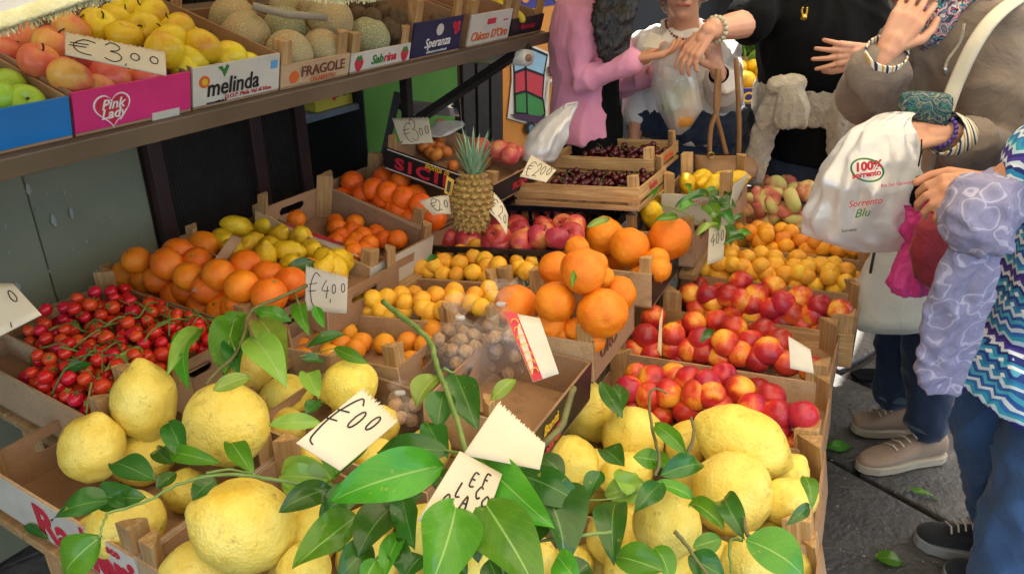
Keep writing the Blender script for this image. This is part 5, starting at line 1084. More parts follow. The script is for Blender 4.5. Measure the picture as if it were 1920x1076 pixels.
mp([(1018,220),(1020,187),(1024,152),(1046,147)],'#ded8c8','handle_line',.008); mp([(1022,127),(1049,105),(1056,118),(1026,141)],'#c23a44','red_arm'); mp([(1022,127),(1049,105),(1056,118),(1026,141),(1022,127)],'#16140f','arm_outline',.005); mp([(1040,30),(1060,20),(1066,60),(1046,70)],'#c23a44','red_patch')
mp([(1040,150),(1060,150),(1060,170),(1040,172)],'#c23a44','red_patch')
# far stall with lemons
pf = at_d(1348,166,3.5); CR['F1'] = crate_at('fruit_crate','far lemon crate with yellow lettering on a violet board',pf,Vector((1,0,0)),Vector((0,1,0)),Vector((0,0,1)),.42,.34,.07,'card',.03,None,flat('violet_print','#3a2a6e',.5),False)
c = CR['F1']; text('CUZZARI',.062,c.root,face_M(c,'front',.24,-.042,.0016),YELI,bold=.002,shear=.1); text('SALVATORE',.02,c.root,face_M(c,'front',.22,-.012,.0016),WHI,bold=.0003,space=1.2)
place(c,'lemon',.05,lambda x,y:(x,y),[(1400,150),(1372,148),(1432,140),(1420,128),(1385,130),(1450,150)],'smooth lemon in the far crate with violet board','far lemons')
for k in range(3):
    z1 = pf.z-.075-k*.3; CR['F'+str(k+2)] = crate_at('plastic_crate','black plastic crate stacked under the far lemons',pf*1.0+Vector((-.02,.0,-.08-k*.27)),Vector((1,0,0)),Vector((0,1,0)),Vector((0,0,1)),.46,.36,.26,'black',0,'black crates under the far lemons')
for k in range(26):
    b = at_d(random.uniform(1380,1440),random.uniform(85,122),3.9); lone('bunch leaf of greens behind the far lemons', b, b+Vector((random.uniform(-.07,.07),-.05,random.uniform(.02,.12))), .06, random.choice((LEAF,LEAFD,LEAFP)))
CR['F9'] = crate_at('fruit_crate','pale crate of greens behind the far lemons',at_d(1340,125,3.9),Vector((1,0,0)),Vector((0,1,0)),Vector((0,0,1)),.5,.3,.1,'card',.04,None,CARDL,False)
X = Vector((1,0,0))
rows = [(at_Y(1012,300,2.36), X*.05, Vector((0,.03,0))),(at_Y(1015,280,2.38), X*.062, Vector((0,.05,0))),(at_Y(1028,250,2.40), X*.06, Vector((0,.05,0))),(at_Y(1045,225,2.42), X*.045, Vector((0,.035,0))),(at_Y(1062,206,2.44), X*.03, Vector((0,.02,0))),(at_Y(1070,197,2.45), X*.024, Vector((0,.01,0)))]
t = sack('carrier_bag','thin white carrier bag lying between the cherry crates and the peaches','bag',rows,FILMH,fold=.10,seed=3)
for s_ in (-1,1): MB().tube([p-t.location for p in spline([at_Y(1064+s_*6,206,2.43),at_Y(1072+s_*10,196,2.44),at_Y(1082,192,2.45)],5)], .005, 6, flat=.4).obj('handle', FILMH, t, True)
rows = [(at_d(815,255,2.52), X*.035, Vector((0,.02,0))),(at_d(835,240,2.54), X*.05, Vector((0,.02,0))),(at_d(845,228,2.56), X*.04, Vector((0,.01,0)))]
sack('plastic_sheet','crumpled clear plastic bag behind the price card in the black printed crate','bag',rows,FILMW,fold=.2,seed=9)
# ------------------------------------------------------------------ people
UP = Vector((0,0,1))
def m_cloth(name, c1, c2, sc=5, rough=.85, b=.5, bs=9, bd=.02, fine=260):
    s = N(name); v = s.coord(rnd=False); n = s.noise(v, bs, 4, .6, .8); col = s.ramp(s.noise(v, sc, 4), [(.3, lin(c1)), (.75, lin(c2))])
    s.bump(s.math('MULTIPLY_ADD', s.noise(v, fine, 2), .04, n), b, bd); return s.set(col, rough, **{'Sheen Weight': .15})
def m_skin(name, h):
    s = N(name); v = s.coord(rnd=False); a = lin(h); col = s.ramp(s.noise(v, 14, 4), [(.3, a), (.75, (a[0]*.9, a[1]*.78, a[2]*.74, 1))]); s.bump(s.noise(v, 160, 3), .12, .002)
    return s.set(col, .5, **{'Subsurface Weight': .12, 'Subsurface Radius': (.01,.004,.002), 'Subsurface Scale': .6})
SKIN = m_skin('skin', '#d2a084'); SKIN2 = m_skin('tanned_skin', '#c08a68'); LIPS = flat('lips', '#a8584e', .4); EYEW = flat('eye_white', '#e8e2da', .2); EYED = flat('iris', '#3a2a1e', .2)
HAIRB = mat('black_hair', '#14110f', '#221c19', 3, .38, bump=.7, bscale=4, bdist=.01, stretch=(40,40,2)); HAIRG = mat('brown_hair', '#5a4232', '#7a6048', 3, .45, bump=.7, bscale=4, bdist=.01, stretch=(40,40,2))
def remesh(mb, voxel, smooth=6, disp=None, zs=.55):
    me = mb.mesh('tmp'); bm = bmesh.new(); bm.from_mesh(me); bmesh.ops.remove_doubles(bm, verts=bm.verts[:], dist=1e-6); bmesh.ops.recalc_face_normals(bm, faces=bm.faces[:]); bm.to_mesh(me); bm.free()
    o = bpy.data.objects.new('tmp', me); COL.objects.link(o)
    m = o.modifiers.new('r','REMESH'); m.mode = 'VOXEL'; m.voxel_size = voxel; m.adaptivity = 0
    if smooth: q = o.modifiers.new('s','SMOOTH'); q.factor = .5; q.iterations = smooth
    out = bpy.data.meshes.new_from_object(o.evaluated_get(bpy.context.evaluated_depsgraph_get())); bpy.data.objects.remove(o); bpy.data.meshes.remove(me)
    if disp:
        amp, sc = disp; n = len(out.vertices); nr = [v.normal.copy() for v in out.vertices]; k = 1/sc
        for v, q in zip(out.vertices, nr):
            p = v.co*k; w = Vector((mn.noise(p*.5), mn.noise(p*.5+Vector((7,1,3))), mn.noise(p*.5+Vector((2,9,4)))))
            a = p*.9+w*.8; a.z *= zs; h = (1-abs(mn.noise(a)))**3-.45+.3*(1-abs(mn.noise(a*2.1+Vector((3,3,3)))))**4
            v.co = v.co+q*(amp*h)
        out.update()
    return out
def soft(name, mbs, m, parent, voxel=.012, smooth=6, disp=None, zs=.55):
    """mbs: one MB or a list of (MB, voxel, smooth); everything ends up as ONE mesh"""
    org = parent.location
    if isinstance(mbs, MB): mbs = [(mbs, voxel, smooth)]
    vs, fs = [], []
    for mb, vx, sm in mbs:
        me = remesh(mb, vx, sm, disp, zs); k = len(vs); vs += [v.co-org for v in me.vertices]; fs += [tuple(i+k for i in p.vertices) for p in me.polygons]; bpy.data.meshes.remove(me)
    return MB().add(vs, fs).obj(name, m, parent, True)
def loft(mb, rows, seg=28, p=2.3):
    """rows (centre, half-width vector, half-depth vector); closed"""
    vs = []
    for c, a, b in rows:
        for j in range(seg):
            t = 2*math.pi*j/seg; cx, sx = math.cos(t), math.sin(t); vs.append(c+a*(abs(cx)**(2/p)*(1 if cx > 0 else -1))+b*(abs(sx)**(2/p)*(1 if sx > 0 else -1)))
    n = len(rows); fs = [(i*seg+j,i*seg+(j+1)%seg,(i+1)*seg+(j+1)%seg,(i+1)*seg+j) for i in range(n-1) for j in range(seg)]+[tuple(range(seg-1,-1,-1)), tuple((n-1)*seg+j for j in range(seg))]
    return mb.add(vs, fs)
def rrows(rows, n=4):
    out = []
    for q in range(3): out.append(spline([r[q] for r in rows], n))
    return list(zip(*out))
def hand(mb, wrist, d, palm, side=1, curl=.4, L=.175, spread=.12, thumb=.6, curls=None):
    """palm: normal out of the palm; side=+1 puts the thumb at d x palm"""
    d = d.normalized(); palm = (palm-d*palm.dot(d)).normalized(); s = d.cross(palm)*side; k = L/.175
    for i, (off, ln) in enumerate(((.030,.068),(.010,.076),(-.010,.071),(-.029,.056))):
        kn = wrist+d*(.086*k-abs(off)*.25)+s*off*k; mb.capsule([wrist+d*.006+s*off*.55*k, kn], [.0135*k,.0125*k], 10)
        c = curl if curls is None else curls[i]; dd = (d+s*spread*(off/.03)).normalized(); p = kn; a = c*.55; segs = []
        for f in (.44,.31,.25):
            dv = (dd*math.cos(a)+palm*math.sin(a)).normalized(); p2 = p+dv*ln*f*k; segs.append(p2); p = p2; a += c*.75
        mb.capsule([kn]+segs, [.0098*k,.0088*k,.008*k,.0072*k], 9)
    b0 = wrist+d*.022+s*.018*k; b1 = wrist+d*.055*k+s*(.046+.012*thumb)*k+palm*.014; b2 = b1+(d*.8+s*(.35*thumb)+palm*.3).normalized()*.032*k; b3 = b2+(d*.95+palm*.35-s*.1).normalized()*.026*k
    mb.capsule([b0,b1,b2,b3], [.015*k,.0125*k,.0102*k,.0085*k], 10)
    mb.capsule([wrist-d*.02, wrist+d*.03], [.023*k,.022*k], 12)
def head_prims(mb, c, f, r, h=.225):
    """c: centre of the head, f: facing, r: person's right"""
    u = f.cross(-r) if f.cross(-r).z > 0 else r.cross(f); u = (u).normalized(); rot = Matrix((r, f, u)).transposed(); k = h/.225
    mb.ball(c+u*.025*k-f*.012*k, (.074*k,.092*k,.09*k), rot, 24, 16); mb.ball(c-u*.03*k+f*.018*k, (.058*k,.07*k,.072*k), rot, 20, 14); mb.ball(c-u*.082*k+f*.05*k, (.03*k,.028*k,.024*k), rot, 14, 10)
    mb.capsule([c+f*.080*k+u*.018*k, c+f*.098*k-u*.018*k], [.009*k,.0145*k], 10)
    for s in (-1,1): mb.ball(c+r*s*.074*k-u*.005*k-f*.008*k, (.010*k,.018*k,.03*k), rot, 10, 8); mb.ball(c+r*s*.036*k+f*.062*k-u*.02*k, (.024*k,.02*k,.022*k), rot, 10, 8)
    mb.capsule([c+f*.084*k-u*.046*k-r*.016*k, c+f*.088*k-u*.044*k, c+f*.084*k-u*.046*k+r*.016*k], .0075*k, 8)
    return u, k
def face_bits(t, c, f, r, u, k):
    o = t.location
    for s in (-1,1):
        e = c+r*s*.031*k+f*.078*k+u*.012*k-o; MB().ball(e, .0125*k, None, 12, 8).obj('eye', EYEW, t, True); MB().ball(e+f*.0085*k, .0062*k, None, 10, 6).obj('iris', EYED, t, True)
        MB().capsule([e+u*.02*k-r*s*.016*k+f*.006, e+u*.025*k+r*s*.004*k+f*.009, e+u*.018*k+r*s*.022*k], .003*k, 6).obj('eyebrow', HAIRG, t, True)
    MB().capsule([c+f*.0865*k-u*.047*k-r*.02*k-o, c+f*.0925*k-u*.0455*k-o, c+f*.0865*k-u*.047*k+r*.02*k-o], .0055*k, 8).obj('lips', LIPS, t, True)
def person(label, base, f, pelvis, neck, head, J, W=(.17,.13,.16,.17), D=(.125,.105,.125,.08), skin=SKIN, hands={}, headh=.225, group=None, arm=1.0, leg=1.0):
    """J: joints ls le lw rs re rw lk la rk ra"""
    t = thing('person', label, 'person', base); f = Vector(f).normalized(); r = Vector((f.y, -f.x, 0)); ax = neck-pelvis
    sh = (J['rs']-J['ls']).normalized(); f2 = UP.cross(sh).normalized(); f2 = f2 if f2.dot(f) > 0 else -f2
    rows = rrows([(pelvis-UP*.11, r*W[0]*.8, f*D[0]*.9),(pelvis, r*W[0], f*D[0]),(pelvis+ax*.32, r*W[1], f*D[1]),(pelvis+ax*.7, sh*W[2], f2*D[2]),(pelvis+ax*.92, sh*W[3], f2*D[3]),(neck+ax.normalized()*.01, sh*.055, f2*.055)])
    t['_'] = 0; del t['_']
    A = MB(); loft(A, [(c, a*.9, b*.9) for c, a, b in rows])
    A.capsule([neck-ax.normalized()*.05, head-(head-neck).normalized()*.05], [.058,.052], 14)
    for s in 'lr':
        hp = pelvis+r*(.085 if s == 'r' else -.085)-UP*.05; A.capsule([hp, J[s+'k'], J[s+'a']], [.082*leg,.056*leg,.036*leg], 14)
        ft = J[s+'ff'] if s+'ff' in J else J[s+'a']+f*.15-UP*.055; A.capsule([J[s+'a']-UP*.03, ft-UP*.014], [.024,.011], 12)
        A.capsule([J[s+'s'], J[s+'e']], [.047*arm,.040*arm], 14)
    Hd = MB(); u, k = head_prims(Hd, head, (J.get('hf') or f), (J.get('hr') or r), headh); Hd.capsule([neck, head-u*.05], [.055,.05], 14)
    Hn = MB()
    for s in 'lr':
        Hn.capsule([J[s+'e'], J[s+'e']*.6+J[s+'w']*.4, J[s+'w']], [.040*arm,.037*arm,.025*arm], 14)
        h = hands.get(s, {}); d = h.get('d', (J[s+'w']-J[s+'e'])); hand(Hn, J[s+'w'], Vector(d), Vector(h.get('palm', (0,-1,0))), h.get('side', 1), h.get('curl', .5), curls=h.get('curls'), spread=h.get('spread',.12), thumb=h.get('thumb',.6))
    soft('body', [(A,.013,5),(Hd,.0055,3),(Hn,.0034,3)], skin, t)
    face_bits(t, head, (J.get('hf') or f), (J.get('hr') or r), u, k)
    t2 = dict(rows=rows, f=f, r=r, u=u, ax=ax, pelvis=pelvis, neck=neck, J=J, head=head); return t, t2
def top_mb(P, grow=.014, lo=0.0, hi=.93, sl={'l':1.0,'r':1.0}, sr=(.062,.056,.04), shift=Vector((0,0,0)), extra_rows=None):
    mb = MB(); rw = P['rows']; n = len(rw); a, b = int(lo*(n-1)), int(hi*(n-1))
    loft(mb, (extra_rows or [])+[(c+shift, x+x.normalized()*grow, y+y.normalized()*grow) for c, x, y in rw[a:b+1]])
    J = P['J']; ax = P['ax'].normalized()
    for s, k in sl.items():
        S, E, Wr = J[s+'s'], J[s+'e'], J[s+'w']; ctr = P['pelvis']+P['ax']*.85
        pts = [ctr*.45+S*.55-ax*.015, S]; rr = [sr[0]*1.15, sr[0]]
        if k <= .5: pts += [S.lerp(E, k*2)]; rr += [sr[0]*.98]
        else: pts += [S.lerp(E,.5), E, E.lerp(Wr, (k-.5)*2)]; rr += [sr[0]*.95, sr[1], sr[1]+(sr[2]-sr[1])*(k-.5)*2]
        mb.capsule(pts, rr, 16)
    return mb
def legs_mb(P, rh=.098, rk=.070, ra=.056, hem=.0, upto=.12):
    mb = MB(); J = P['J']; rw = P['rows']; n = len(rw); loft(mb, [(c, x+x.normalized()*.008, y+y.normalized()*.008) for c, x, y in rw[:max(2,int(upto*n)+1)]])
    for s in 'lr':
        hp = P['pelvis']+P['r']*(.085 if s == 'r' else -.085)-UP*.04; a = J[s+'a']+UP*hem; mb.capsule([hp, J[s+'k'], a], [rh, rk, ra], 16)
    return mb
def shoe(t, heel, toe, m, sole_m, w=.042, h=.075, name='shoe', sole=.02):
    d = (toe-heel); L = d.length; d = Vector((d.x,d.y,0)).normalized(); s = Vector((d.y,-d.x,0)); b = Vector((heel.x,heel.y,0)); o = t.location
    mb = MB(); rows = []
    for u, ww, hh in ((0,.55,.8),(.06,.85,1.0),(.25,.88,1.0),(.45,.86,.82),(.65,1.0,.6),(.85,.95,.44),(.97,.55,.34),(1,.2,.28)): rows.append((b+d*(L*u)+UP*(sole+h*hh*.5-.004), s*w*ww, UP*h*hh*.5))
    loft(mb, rrows(rows,3), 20, 2.2); sh_ = soft(name, mb, m, t, .006, 4)
    poly = [b+d*(L*u)+s*(w*1.06*ww)-o for u, ww in ((-.015,.4),(0,.7),(.08,.95),(.4,.9),(.65,1.05),(.85,1.0),(.97,.62),(1.012,.2))]; poly += [b+d*(L*u)-s*(w*1.06*ww)-o for u, ww in ((1.012,.2),(.97,.62),(.85,1.0),(.65,1.05),(.4,.9),(.08,.95),(0,.7),(-.015,.4))]
    MB().prism(poly, (0,0,.004), (0,0,sole+.008)).obj('sole', sole_m, sh_, bevel=.003)
    for k in range(4):
        q = b+d*(L*(.42+.07*k))+UP*(sole+h*(.92-.13*k)+.004)-o; MB().tube([q-s*w*.5, q+UP*.004, q+s*w*.5+d*.012], .0028, 6).obj('lace', flat('lace','#cfc3ae'), sh_, True)
    return sh_
def hair_cap(t, P, m, k=1.0, back=.1):
    h = P['head']; f = P['J'].get('hf') or P['f']; r = P['J'].get('hr') or P['r']; u = P['u']; rot = Matrix((r, f, u)).transposed(); mb = MB()
    mb.ball(h+u*.04-f*.026, (.084*k,.092*k,.092*k), rot, 22, 14); mb.ball(h-f*.06-u*.02, (.075*k,.055*k,.085*k), rot, 18, 12)
    for s in (-1,1): mb.capsule([h+r*s*.07+u*.05, h+r*s*.08-u*.03-f*.03, h+r*s*.07-u*(.06+back)-f*.04], [.02,.022,.018], 10)
    return mb
JEAN = m_cloth('denim', '#2c4a6e', '#223a58', 6, .9, .5, 12, .015); JEAND = m_cloth('dark_denim', '#22324a', '#182438', 6, .9, .5, 12, .015); BLKC = m_cloth('black_cloth', '#0c0e10', '#08090b', 5, .95, .4); BLKC.node_tree.nodes['Principled BSDF'].inputs['Specular IOR Level'].default_value = .15; BLKC.node_tree.nodes['Principled BSDF'].inputs['Sheen Weight'].default_value = 0
PINKK = m_cloth('pink_knit', '#e09bb6', '#d488a8', 5, .95, .35, 8, .02); WHSH = m_cloth('white_shirt', '#ece8e2', '#dfdad4', 4, .8, .5, 9, .02); TAUP = m_cloth('taupe_jacket', '#85776a', '#75685c', 5, .75, .6, 7, .03); OATM = m_cloth('oatmeal_knit', '#b4ac9c', '#9f9686', 6, .98, .9, 50, .012, 160)
B0 = lambda p: Vector((p.x, p.y, 0))
# --- woman in the pink cardigan (profile, facing right)
Y1 = 2.78; nk = at_Y(1108,-6,Y1); pv_ = at_Y(1110,236,Y1); f = Vector((1,-.05,0)).normalized(); r = Vector((f.y,-f.x,0))
J = dict(rs=nk+r*.145-UP*.05-f*.015, ls=nk-r*.145-UP*.05, re=at_Y(1086,156,Y1-.18), rw=at_Y(1192,112,Y1-.26), le=at_Y(1165,165,Y1+.12), lw=at_Y(1232,140,Y1-.02))
for s, o in (('r',.09),('l',-.09)): J[s+'k'] = pv_+r*o+f*.02-UP*.42; J[s+'a'] = Vector((pv_.x,pv_.y,.09))+r*o
t1, P1 = person('person in a pink cardigan with long black hair holding out a slip of paper', B0(pv_), f, pv_, nk, nk+f*.055+UP*.17, J, W=(.16,.13,.14,.145), D=(.105,.088,.10,.07), skin=SKIN2, arm=.7,
   hands={'r':dict(palm=(0,.2,1),d=(1,0,.18),curls=(.25,.3,.5,.6),side=-1),'l':dict(palm=(0,0,-1),d=(1,-.2,-.3),curl=.6)})
soft('dress', top_mb(P1, .008, 0, .93, {}), BLKC, t1, .012, 4)
soft('cardigan', top_mb(P1, .018, .16, .95, {'r':.96,'l':.96}, (.052,.045,.038), shift=-f*.03), PINKK, t1, .008, 2, (.010,.08))
soft('trousers', legs_mb(P1), BLKC, t1, .014, 5)
mb = hair_cap(t1, P1, HAIRB); hd = P1['head']
for k in range(9): mb.capsule([hd-f*.02-r*(.02-.01*k)*1+UP*.05+r*.03, hd+f*(.0+.012*k)+r*.11-UP*.06, at_Y(1122+6.5*k,40,Y1-.22), at_Y(1126+6*k,104+5*(k%3),Y1-.24)], [.03,.026,.022,.010], 10)
soft('hair', mb, HAIRB, t1, .007, 3, (.01,.02))
for s in 'rl': shoe(t1, J[s+'a']-f*.05, J[s+'a']+f*.18, BLKC, BLKC)
q = at_Y(1222,80,Y1-.27); pp_ = thing('paper_slip','folded slip of paper in the hand of the person in pink','paper',q); MB().prism([Vector(v) for v in ((-.03,0,-.012),(.02,-.01,-.016),(.03,-.005,.02),(-.005,0,.03))], (0,0,0), (0,-.002,0)).obj('sheet', PAPER, pp_)
# --- woman in the white shirt
Y2 = 2.95; nk = at_Y(1283,58,Y2); pv_ = at_Y(1290,222,Y2)-UP*.0; f = Vector((-.12,-1,0)).normalized(); r = Vector((f.y,-f.x,0)); hdc = at_Y(1281,-20,Y2-.05)
J = dict(rs=at_Y(1208,92,Y2), ls=at_Y(1352,94,Y2), re=at_Y(1202,182,Y2), rw=at_Y(1188,262,Y2-.1), le=at_Y(1360,186,Y2-.12), lw=at_Y(1346,132,Y2-.3))
for s, o in (('r',.09),('l',-.09)): J[s+'k'] = pv_+r*o-UP*.40+f*.02; J[s+'a'] = Vector((pv_.x,pv_.y,.09))+r*o
t2_, P2 = person('person in a white shirt and jeans with a coral necklace and a wristwatch', B0(pv_), f, pv_, nk, hdc, J, W=(.18,.16,.17,.165), D=(.13,.12,.125,.08), skin=SKIN, headh=.215,
   hands={'l':dict(palm=(0.2,.3,-1),d=(-.35,-.1,.9),curls=(.5,.6,.7,.8),side=1),'r':dict(palm=(1,0,0),d=(0,-.1,-1),curl=.5)})
soft('shirt', top_mb(P2, .022, .14, .96, {'r':.72,'l':.80}, (.064,.058,.054)), WHSH, t2_, .009, 3, (.02,.08))
for s in (-1,1):
    c0 = P2['neck']; MB().add([c0+r*s*.05+UP*.045+f*.0-t2_.location, c0+r*s*.035+f*.085-UP*.09-t2_.location, c0+r*s*.10+f*.075-UP*.045-t2_.location, c0+r*s*.085+UP*.03-f*.02-t2_.location], [(0,1,2,3)]).obj('collar', WHSH, t2_).modifiers.new('s','SOLIDIFY').thickness = .006
soft('jeans', legs_mb(P2, .105, .072, .058, upto=.24), JEAN, t2_, .014, 5, (.012,.09))
soft('hair', hair_cap(t2_, P2, HAIRG, 1.05, -.09), HAIRG, t2_, .008, 3, (.008,.02))
ring_ = [P2['neck']+r*(.072*math.cos(a))+f*(.035+.075*math.sin(a))+UP*(.035-.05*max(0,math.sin(a))) for a in [2*math.pi*i/40 for i in range(40)]]
mb = MB(); [mb.ball(p-t2_.location, .0052, None, 8, 6) for p in ring_]; mb.obj('necklace', flat('coral','#8a3a24',.35), t2_, True)
w0 = J['lw']-(J['lw']-J['le']).normalized()*.03; ad = (J['lw']-J['le']).normalized(); a1 = ad.orthogonal().normalized(); a2 = ad.cross(a1)
wt = MB().tube([w0+(a1*math.cos(a)+a2*math.sin(a))*.029-t2_.location for a in [2*math.pi*i/20 for i in range(21)]], .008, 6, flat=.5).obj('watch', BLKC, t2_, True)
wf = w0+Vector((0,-.030,.006))-t2_.location; MB().ball(wf, (.017,.007,.017), None, 16, 8).obj('dial', flat('copper','#b0785a',.3), wt, True)
soft('tied_jacket', loft(MB(), rrows([(pv_-UP*.06, r*.21, f*.16),(pv_-UP*.02, r*.225, f*.175),(pv_+UP*.03, r*.225, f*.175),(pv_+UP*.05, r*.215, f*.165)])), JEAND, t2_, .010, 3, (.02,.05), .9)
for s in 'rl': shoe(t2_, J[s+'a']-f*.05, J[s+'a']+f*.18, BLKC, BLKC)
# bags in front of the white shirt
X = Vector((1,0,0)); Yv = Vector((0,1,0))
rows = [(at_Y(1272,252,2.62), X*.012, Yv*.01),(at_Y(1272,240,2.62), X*.035, Yv*.03),(at_Y(1275,205,2.62), X*.072, Yv*.05),(at_Y(1268,165,2.62), X*.075, Yv*.05),(at_Y(1262,125,2.6), X*.062, Yv*.035),(at_Y(1268,98,2.58), X*.06, Yv*.02),(at_Y(1278,80,2.56), X*.05, Yv*.012)]
sb1 = sack('produce_bag','translucent produce bag with fruit held between the people in pink, white and black','bag',rows,FILMW,fold=.12,seed=5)
for x, y, rr, hx in ((1278,218,.045,'#c98a3a'),(1262,195,.045,'#7d9a4a'),(1285,185,.04,'#c9a83a'),(1268,165,.04,'#8aa050')): MB().ball(at_Y(x,y,2.62)-sb1.location, rr, None, 16, 10).obj('fruit', flat('bagged_'+hx[1:],hx,.5), sb1, True)
LEATH = mat('tan_leather', '#a27a50', '#8c6640', 6, .5, bump=.3, bscale=60)
rows = [(at_Y(1362,330,2.62), X*.10, Yv*.05),(at_Y(1362,315,2.63), X*.112, Yv*.05),(at_Y(1358,298,2.64), X*.105, Yv*.035),(at_Y(1350,290,2.64), X*.09, Yv*.012)]
hb = sack('handbag','tan leather handbag with long straps hanging before the jeans','handbag',rows,LEATH,fold=.03,seed=2,part='bag_body')
for xs in ([(1330,292),(1333,240),(1346,200),(1348,130)],[(1362,290),(1352,250),(1342,205),(1346,130)],[(1384,300),(1386,250),(1384,180),(1380,110)]): MB().tube([p-hb.location for p in spline([at_Y(x,y,2.60) for x,y in xs],5)], .010, 6, flat=.35).obj('strap', LEATH, hb, True)
rg = at_Y(1333,292,2.585)-hb.location; MB().tube([rg+X*(.011*math.cos(a))+UP*(.011*math.sin(a)) for a in [2*math.pi*i/16 for i in range(17)]], .0025, 6).obj('ring', flat('brass','#c9a860',.3,Metallic=1.0), hb, True)
# --- woman in black with the oatmeal sweater round her waist
Y3 = 2.85; nk = at_Y(1522,-34,Y3); pv_ = at_Y(1540,262,Y3); f = Vector((-.18,-1,0)).normalized(); r = Vector((f.y,-f.x,0))
J = dict(rs=at_Y(1425,-6,Y3), ls=at_Y(1606,-6,Y3), re=at_Y(1402,44,Y3-.22), rw=at_Y(1330,58,Y3-.36), le=at_Y(1655,118,Y3-.12), lw=at_Y(1618,98,Y3-.27))
J['ra'] = Vector((pv_.x-.1,pv_.y,.09)); J['la'] = at_z(1705,672,.09); J['rk'] = (pv_+J['ra'])/2+f*.04+r*.05; J['lk'] = (pv_+J['la'])/2+f*.05-r*.03; J['lff'] = at_z(1668,690,.035)
t3, P3 = person('person in a black top with a sweater knotted round the waist and a beaded bracelet', B0(pv_), f, pv_, nk, nk+f*.03+UP*.18, J, W=(.20,.185,.185,.18), D=(.15,.155,.155,.09), skin=SKIN, arm=1.15,
   hands={'r':dict(palm=(0,.3,-1),d=(-.62,-.1,-.8),curls=(.35,.5,.6,.75),side=-1),'l':dict(palm=(0,1,0),d=(-1,-.1,-.05),curls=(.3,.35,.4,.5),side=1,spread=.3)})
soft('black_top', top_mb(P3, .022, .12, .95, {'r':.42,'l':.42}, (.082,.08,.07)), BLKC, t3, .011, 5, (.014,.12))
soft('jeans', legs_mb(P3, .12, .082, .062, upto=.28), JEAND, t3, .014, 5, (.01,.09))
soft('hair', hair_cap(t3, P3, HAIRG, 1.05), HAIRG, t3, .009, 3, (.008,.02))
mb = MB(); wc = pv_+P3['ax']*.30; loft(mb, rrows([(wc-UP*.075, r*.222, f*.185),(wc-UP*.02, r*.23, f*.192),(wc+UP*.02, r*.23, f*.192),(wc+UP*.05, r*.222, f*.185)]))
kn = at_Y(1476,156,Y3-.235); mb.capsule([kn-X*.035-UP*.01, kn+X*.03], .03)
drape = lambda L_: loft(mb, rrows([(at_Y(x,y,Y3-dy), X*w, Yv*dd) for x, y, dy, w, dd in L_]))
drape([(1483,238,.25,.052,.03),(1484,225,.25,.058,.034),(1484,190,.25,.052,.034),(1480,155,.24,.036,.03)]); drape([(1408,345,.17,.032,.016),(1420,300,.18,.04,.02),(1436,240,.2,.046,.022),(1455,190,.22,.042,.024),(1470,158,.23,.03,.024)]); drape([(1588,338,.17,.060,.025),(1588,290,.185,.068,.03),(1592,230,.195,.072,.035),(1600,180,.19,.066,.04),(1605,150,.18,.055,.05)])
soft('tied_sweater', mb, OATM, t3, .007, 2, (.010,.035), .12)
bd = J['rw']+(J['re']-J['rw']).normalized()*.035; ad = (J['rw']-J['re']).normalized(); a1 = ad.orthogonal().normalized(); a2 = ad.cross(a1); mb = MB()
for i in range(16): mb.ball(bd+(a1*math.cos(i*.3927)+a2*math.sin(i*.3927))*.036-t3.location, .0085, None, 8, 6)
mb.obj('bracelet', flat('pearl_beads','#b8b49a',.25), t3, True)
mb = MB(); [mb.ball(at_Y(1510+5*math.cos(a)-2*(a<3), 16+16*math.sin(a),Y3-.215)-t3.location, .004, None, 6, 5) for a in [math.pi*i/12 for i in range(13)]]; mb.ball(at_Y(1507,33,Y3-.22)-t3.location, .011, None, 8, 6); mb.obj('pendant', flat('gold','#c9a24a',.3,Metallic=1.0), t3, True)
fl = MB(); b0 = B0(J['la'])+Vector((.0,.03,0)); d = (B0(J['lff'])-b0).normalized(); s = Vector((d.y,-d.x,0)); L = .25
fl.prism([b0-d*.05+d*L*u+s*w-t3.location for u, w in ((0,.02),(.1,.03),(.5,.03),(.8,.042),(1,.025),(1,-.025),(.8,-.042),(.5,-.03),(.1,-.03),(0,-.02))], (0,0,.004), (0,0,.02)); fl.obj('flip_flop', BLKC, t3, bevel=.003)
shoe(t3, J['ra']-f*.05, J['ra']+f*.18, BLKC, BLKC)
# --- woman in the taupe jacket
Y4 = 2.10; pv_ = Vector((1.31,2.10,.90)); nk = at_Y(1800,4,2.08); f = Vector((-1,-.12,0)).normalized(); r = Vector((f.y,-f.x,0)); hdc = at_Y(1738,-62,2.02)
J = dict(ls=at_Y(1868,44,1.95), rs=at_Y(1728,70,2.24), le=at_Y(1868,285,1.84), lw=at_Y(1772,250,1.76), re=at_Y(1620,178,2.0), rw=at_Y(1664,96,1.90))
J['la'] = at_z(1732,808,.11); J['ra'] = at_z(1672,752,.11); J['lk'] = Vector((1.27,2.06,.48)); J['rk'] = Vector((1.25,2.2,.48)); J['lff'] = at_z(1660,862,.045); J['rff'] = at_z(1635,792,.045)
J['hf'] = Vector((-.93,-.2,-.3)).normalized(); J['hr'] = J['hf'].cross(UP).normalized()
t4, P4 = person('person in a taupe jacket holding a white carrier bag, hand raised to the mouth', B0(pv_), f, pv_, nk, hdc, J, W=(.18,.165,.185,.18), D=(.14,.135,.15,.09), skin=SKIN,
   hands={'l':dict(palm=(-.1,.55,-.85),d=(-1,.05,-.12),curls=(.9,1.0,1.05,1.1),side=-1,thumb=.2),'r':dict(palm=(.45,.8,.1),d=(.42,.05,.9),curls=(.45,.55,.65,.75),side=-1)})
hem = [(pv_-UP*.16+f*.03, r*.20, f*.175),(pv_-UP*.08, r*.205, f*.175)]
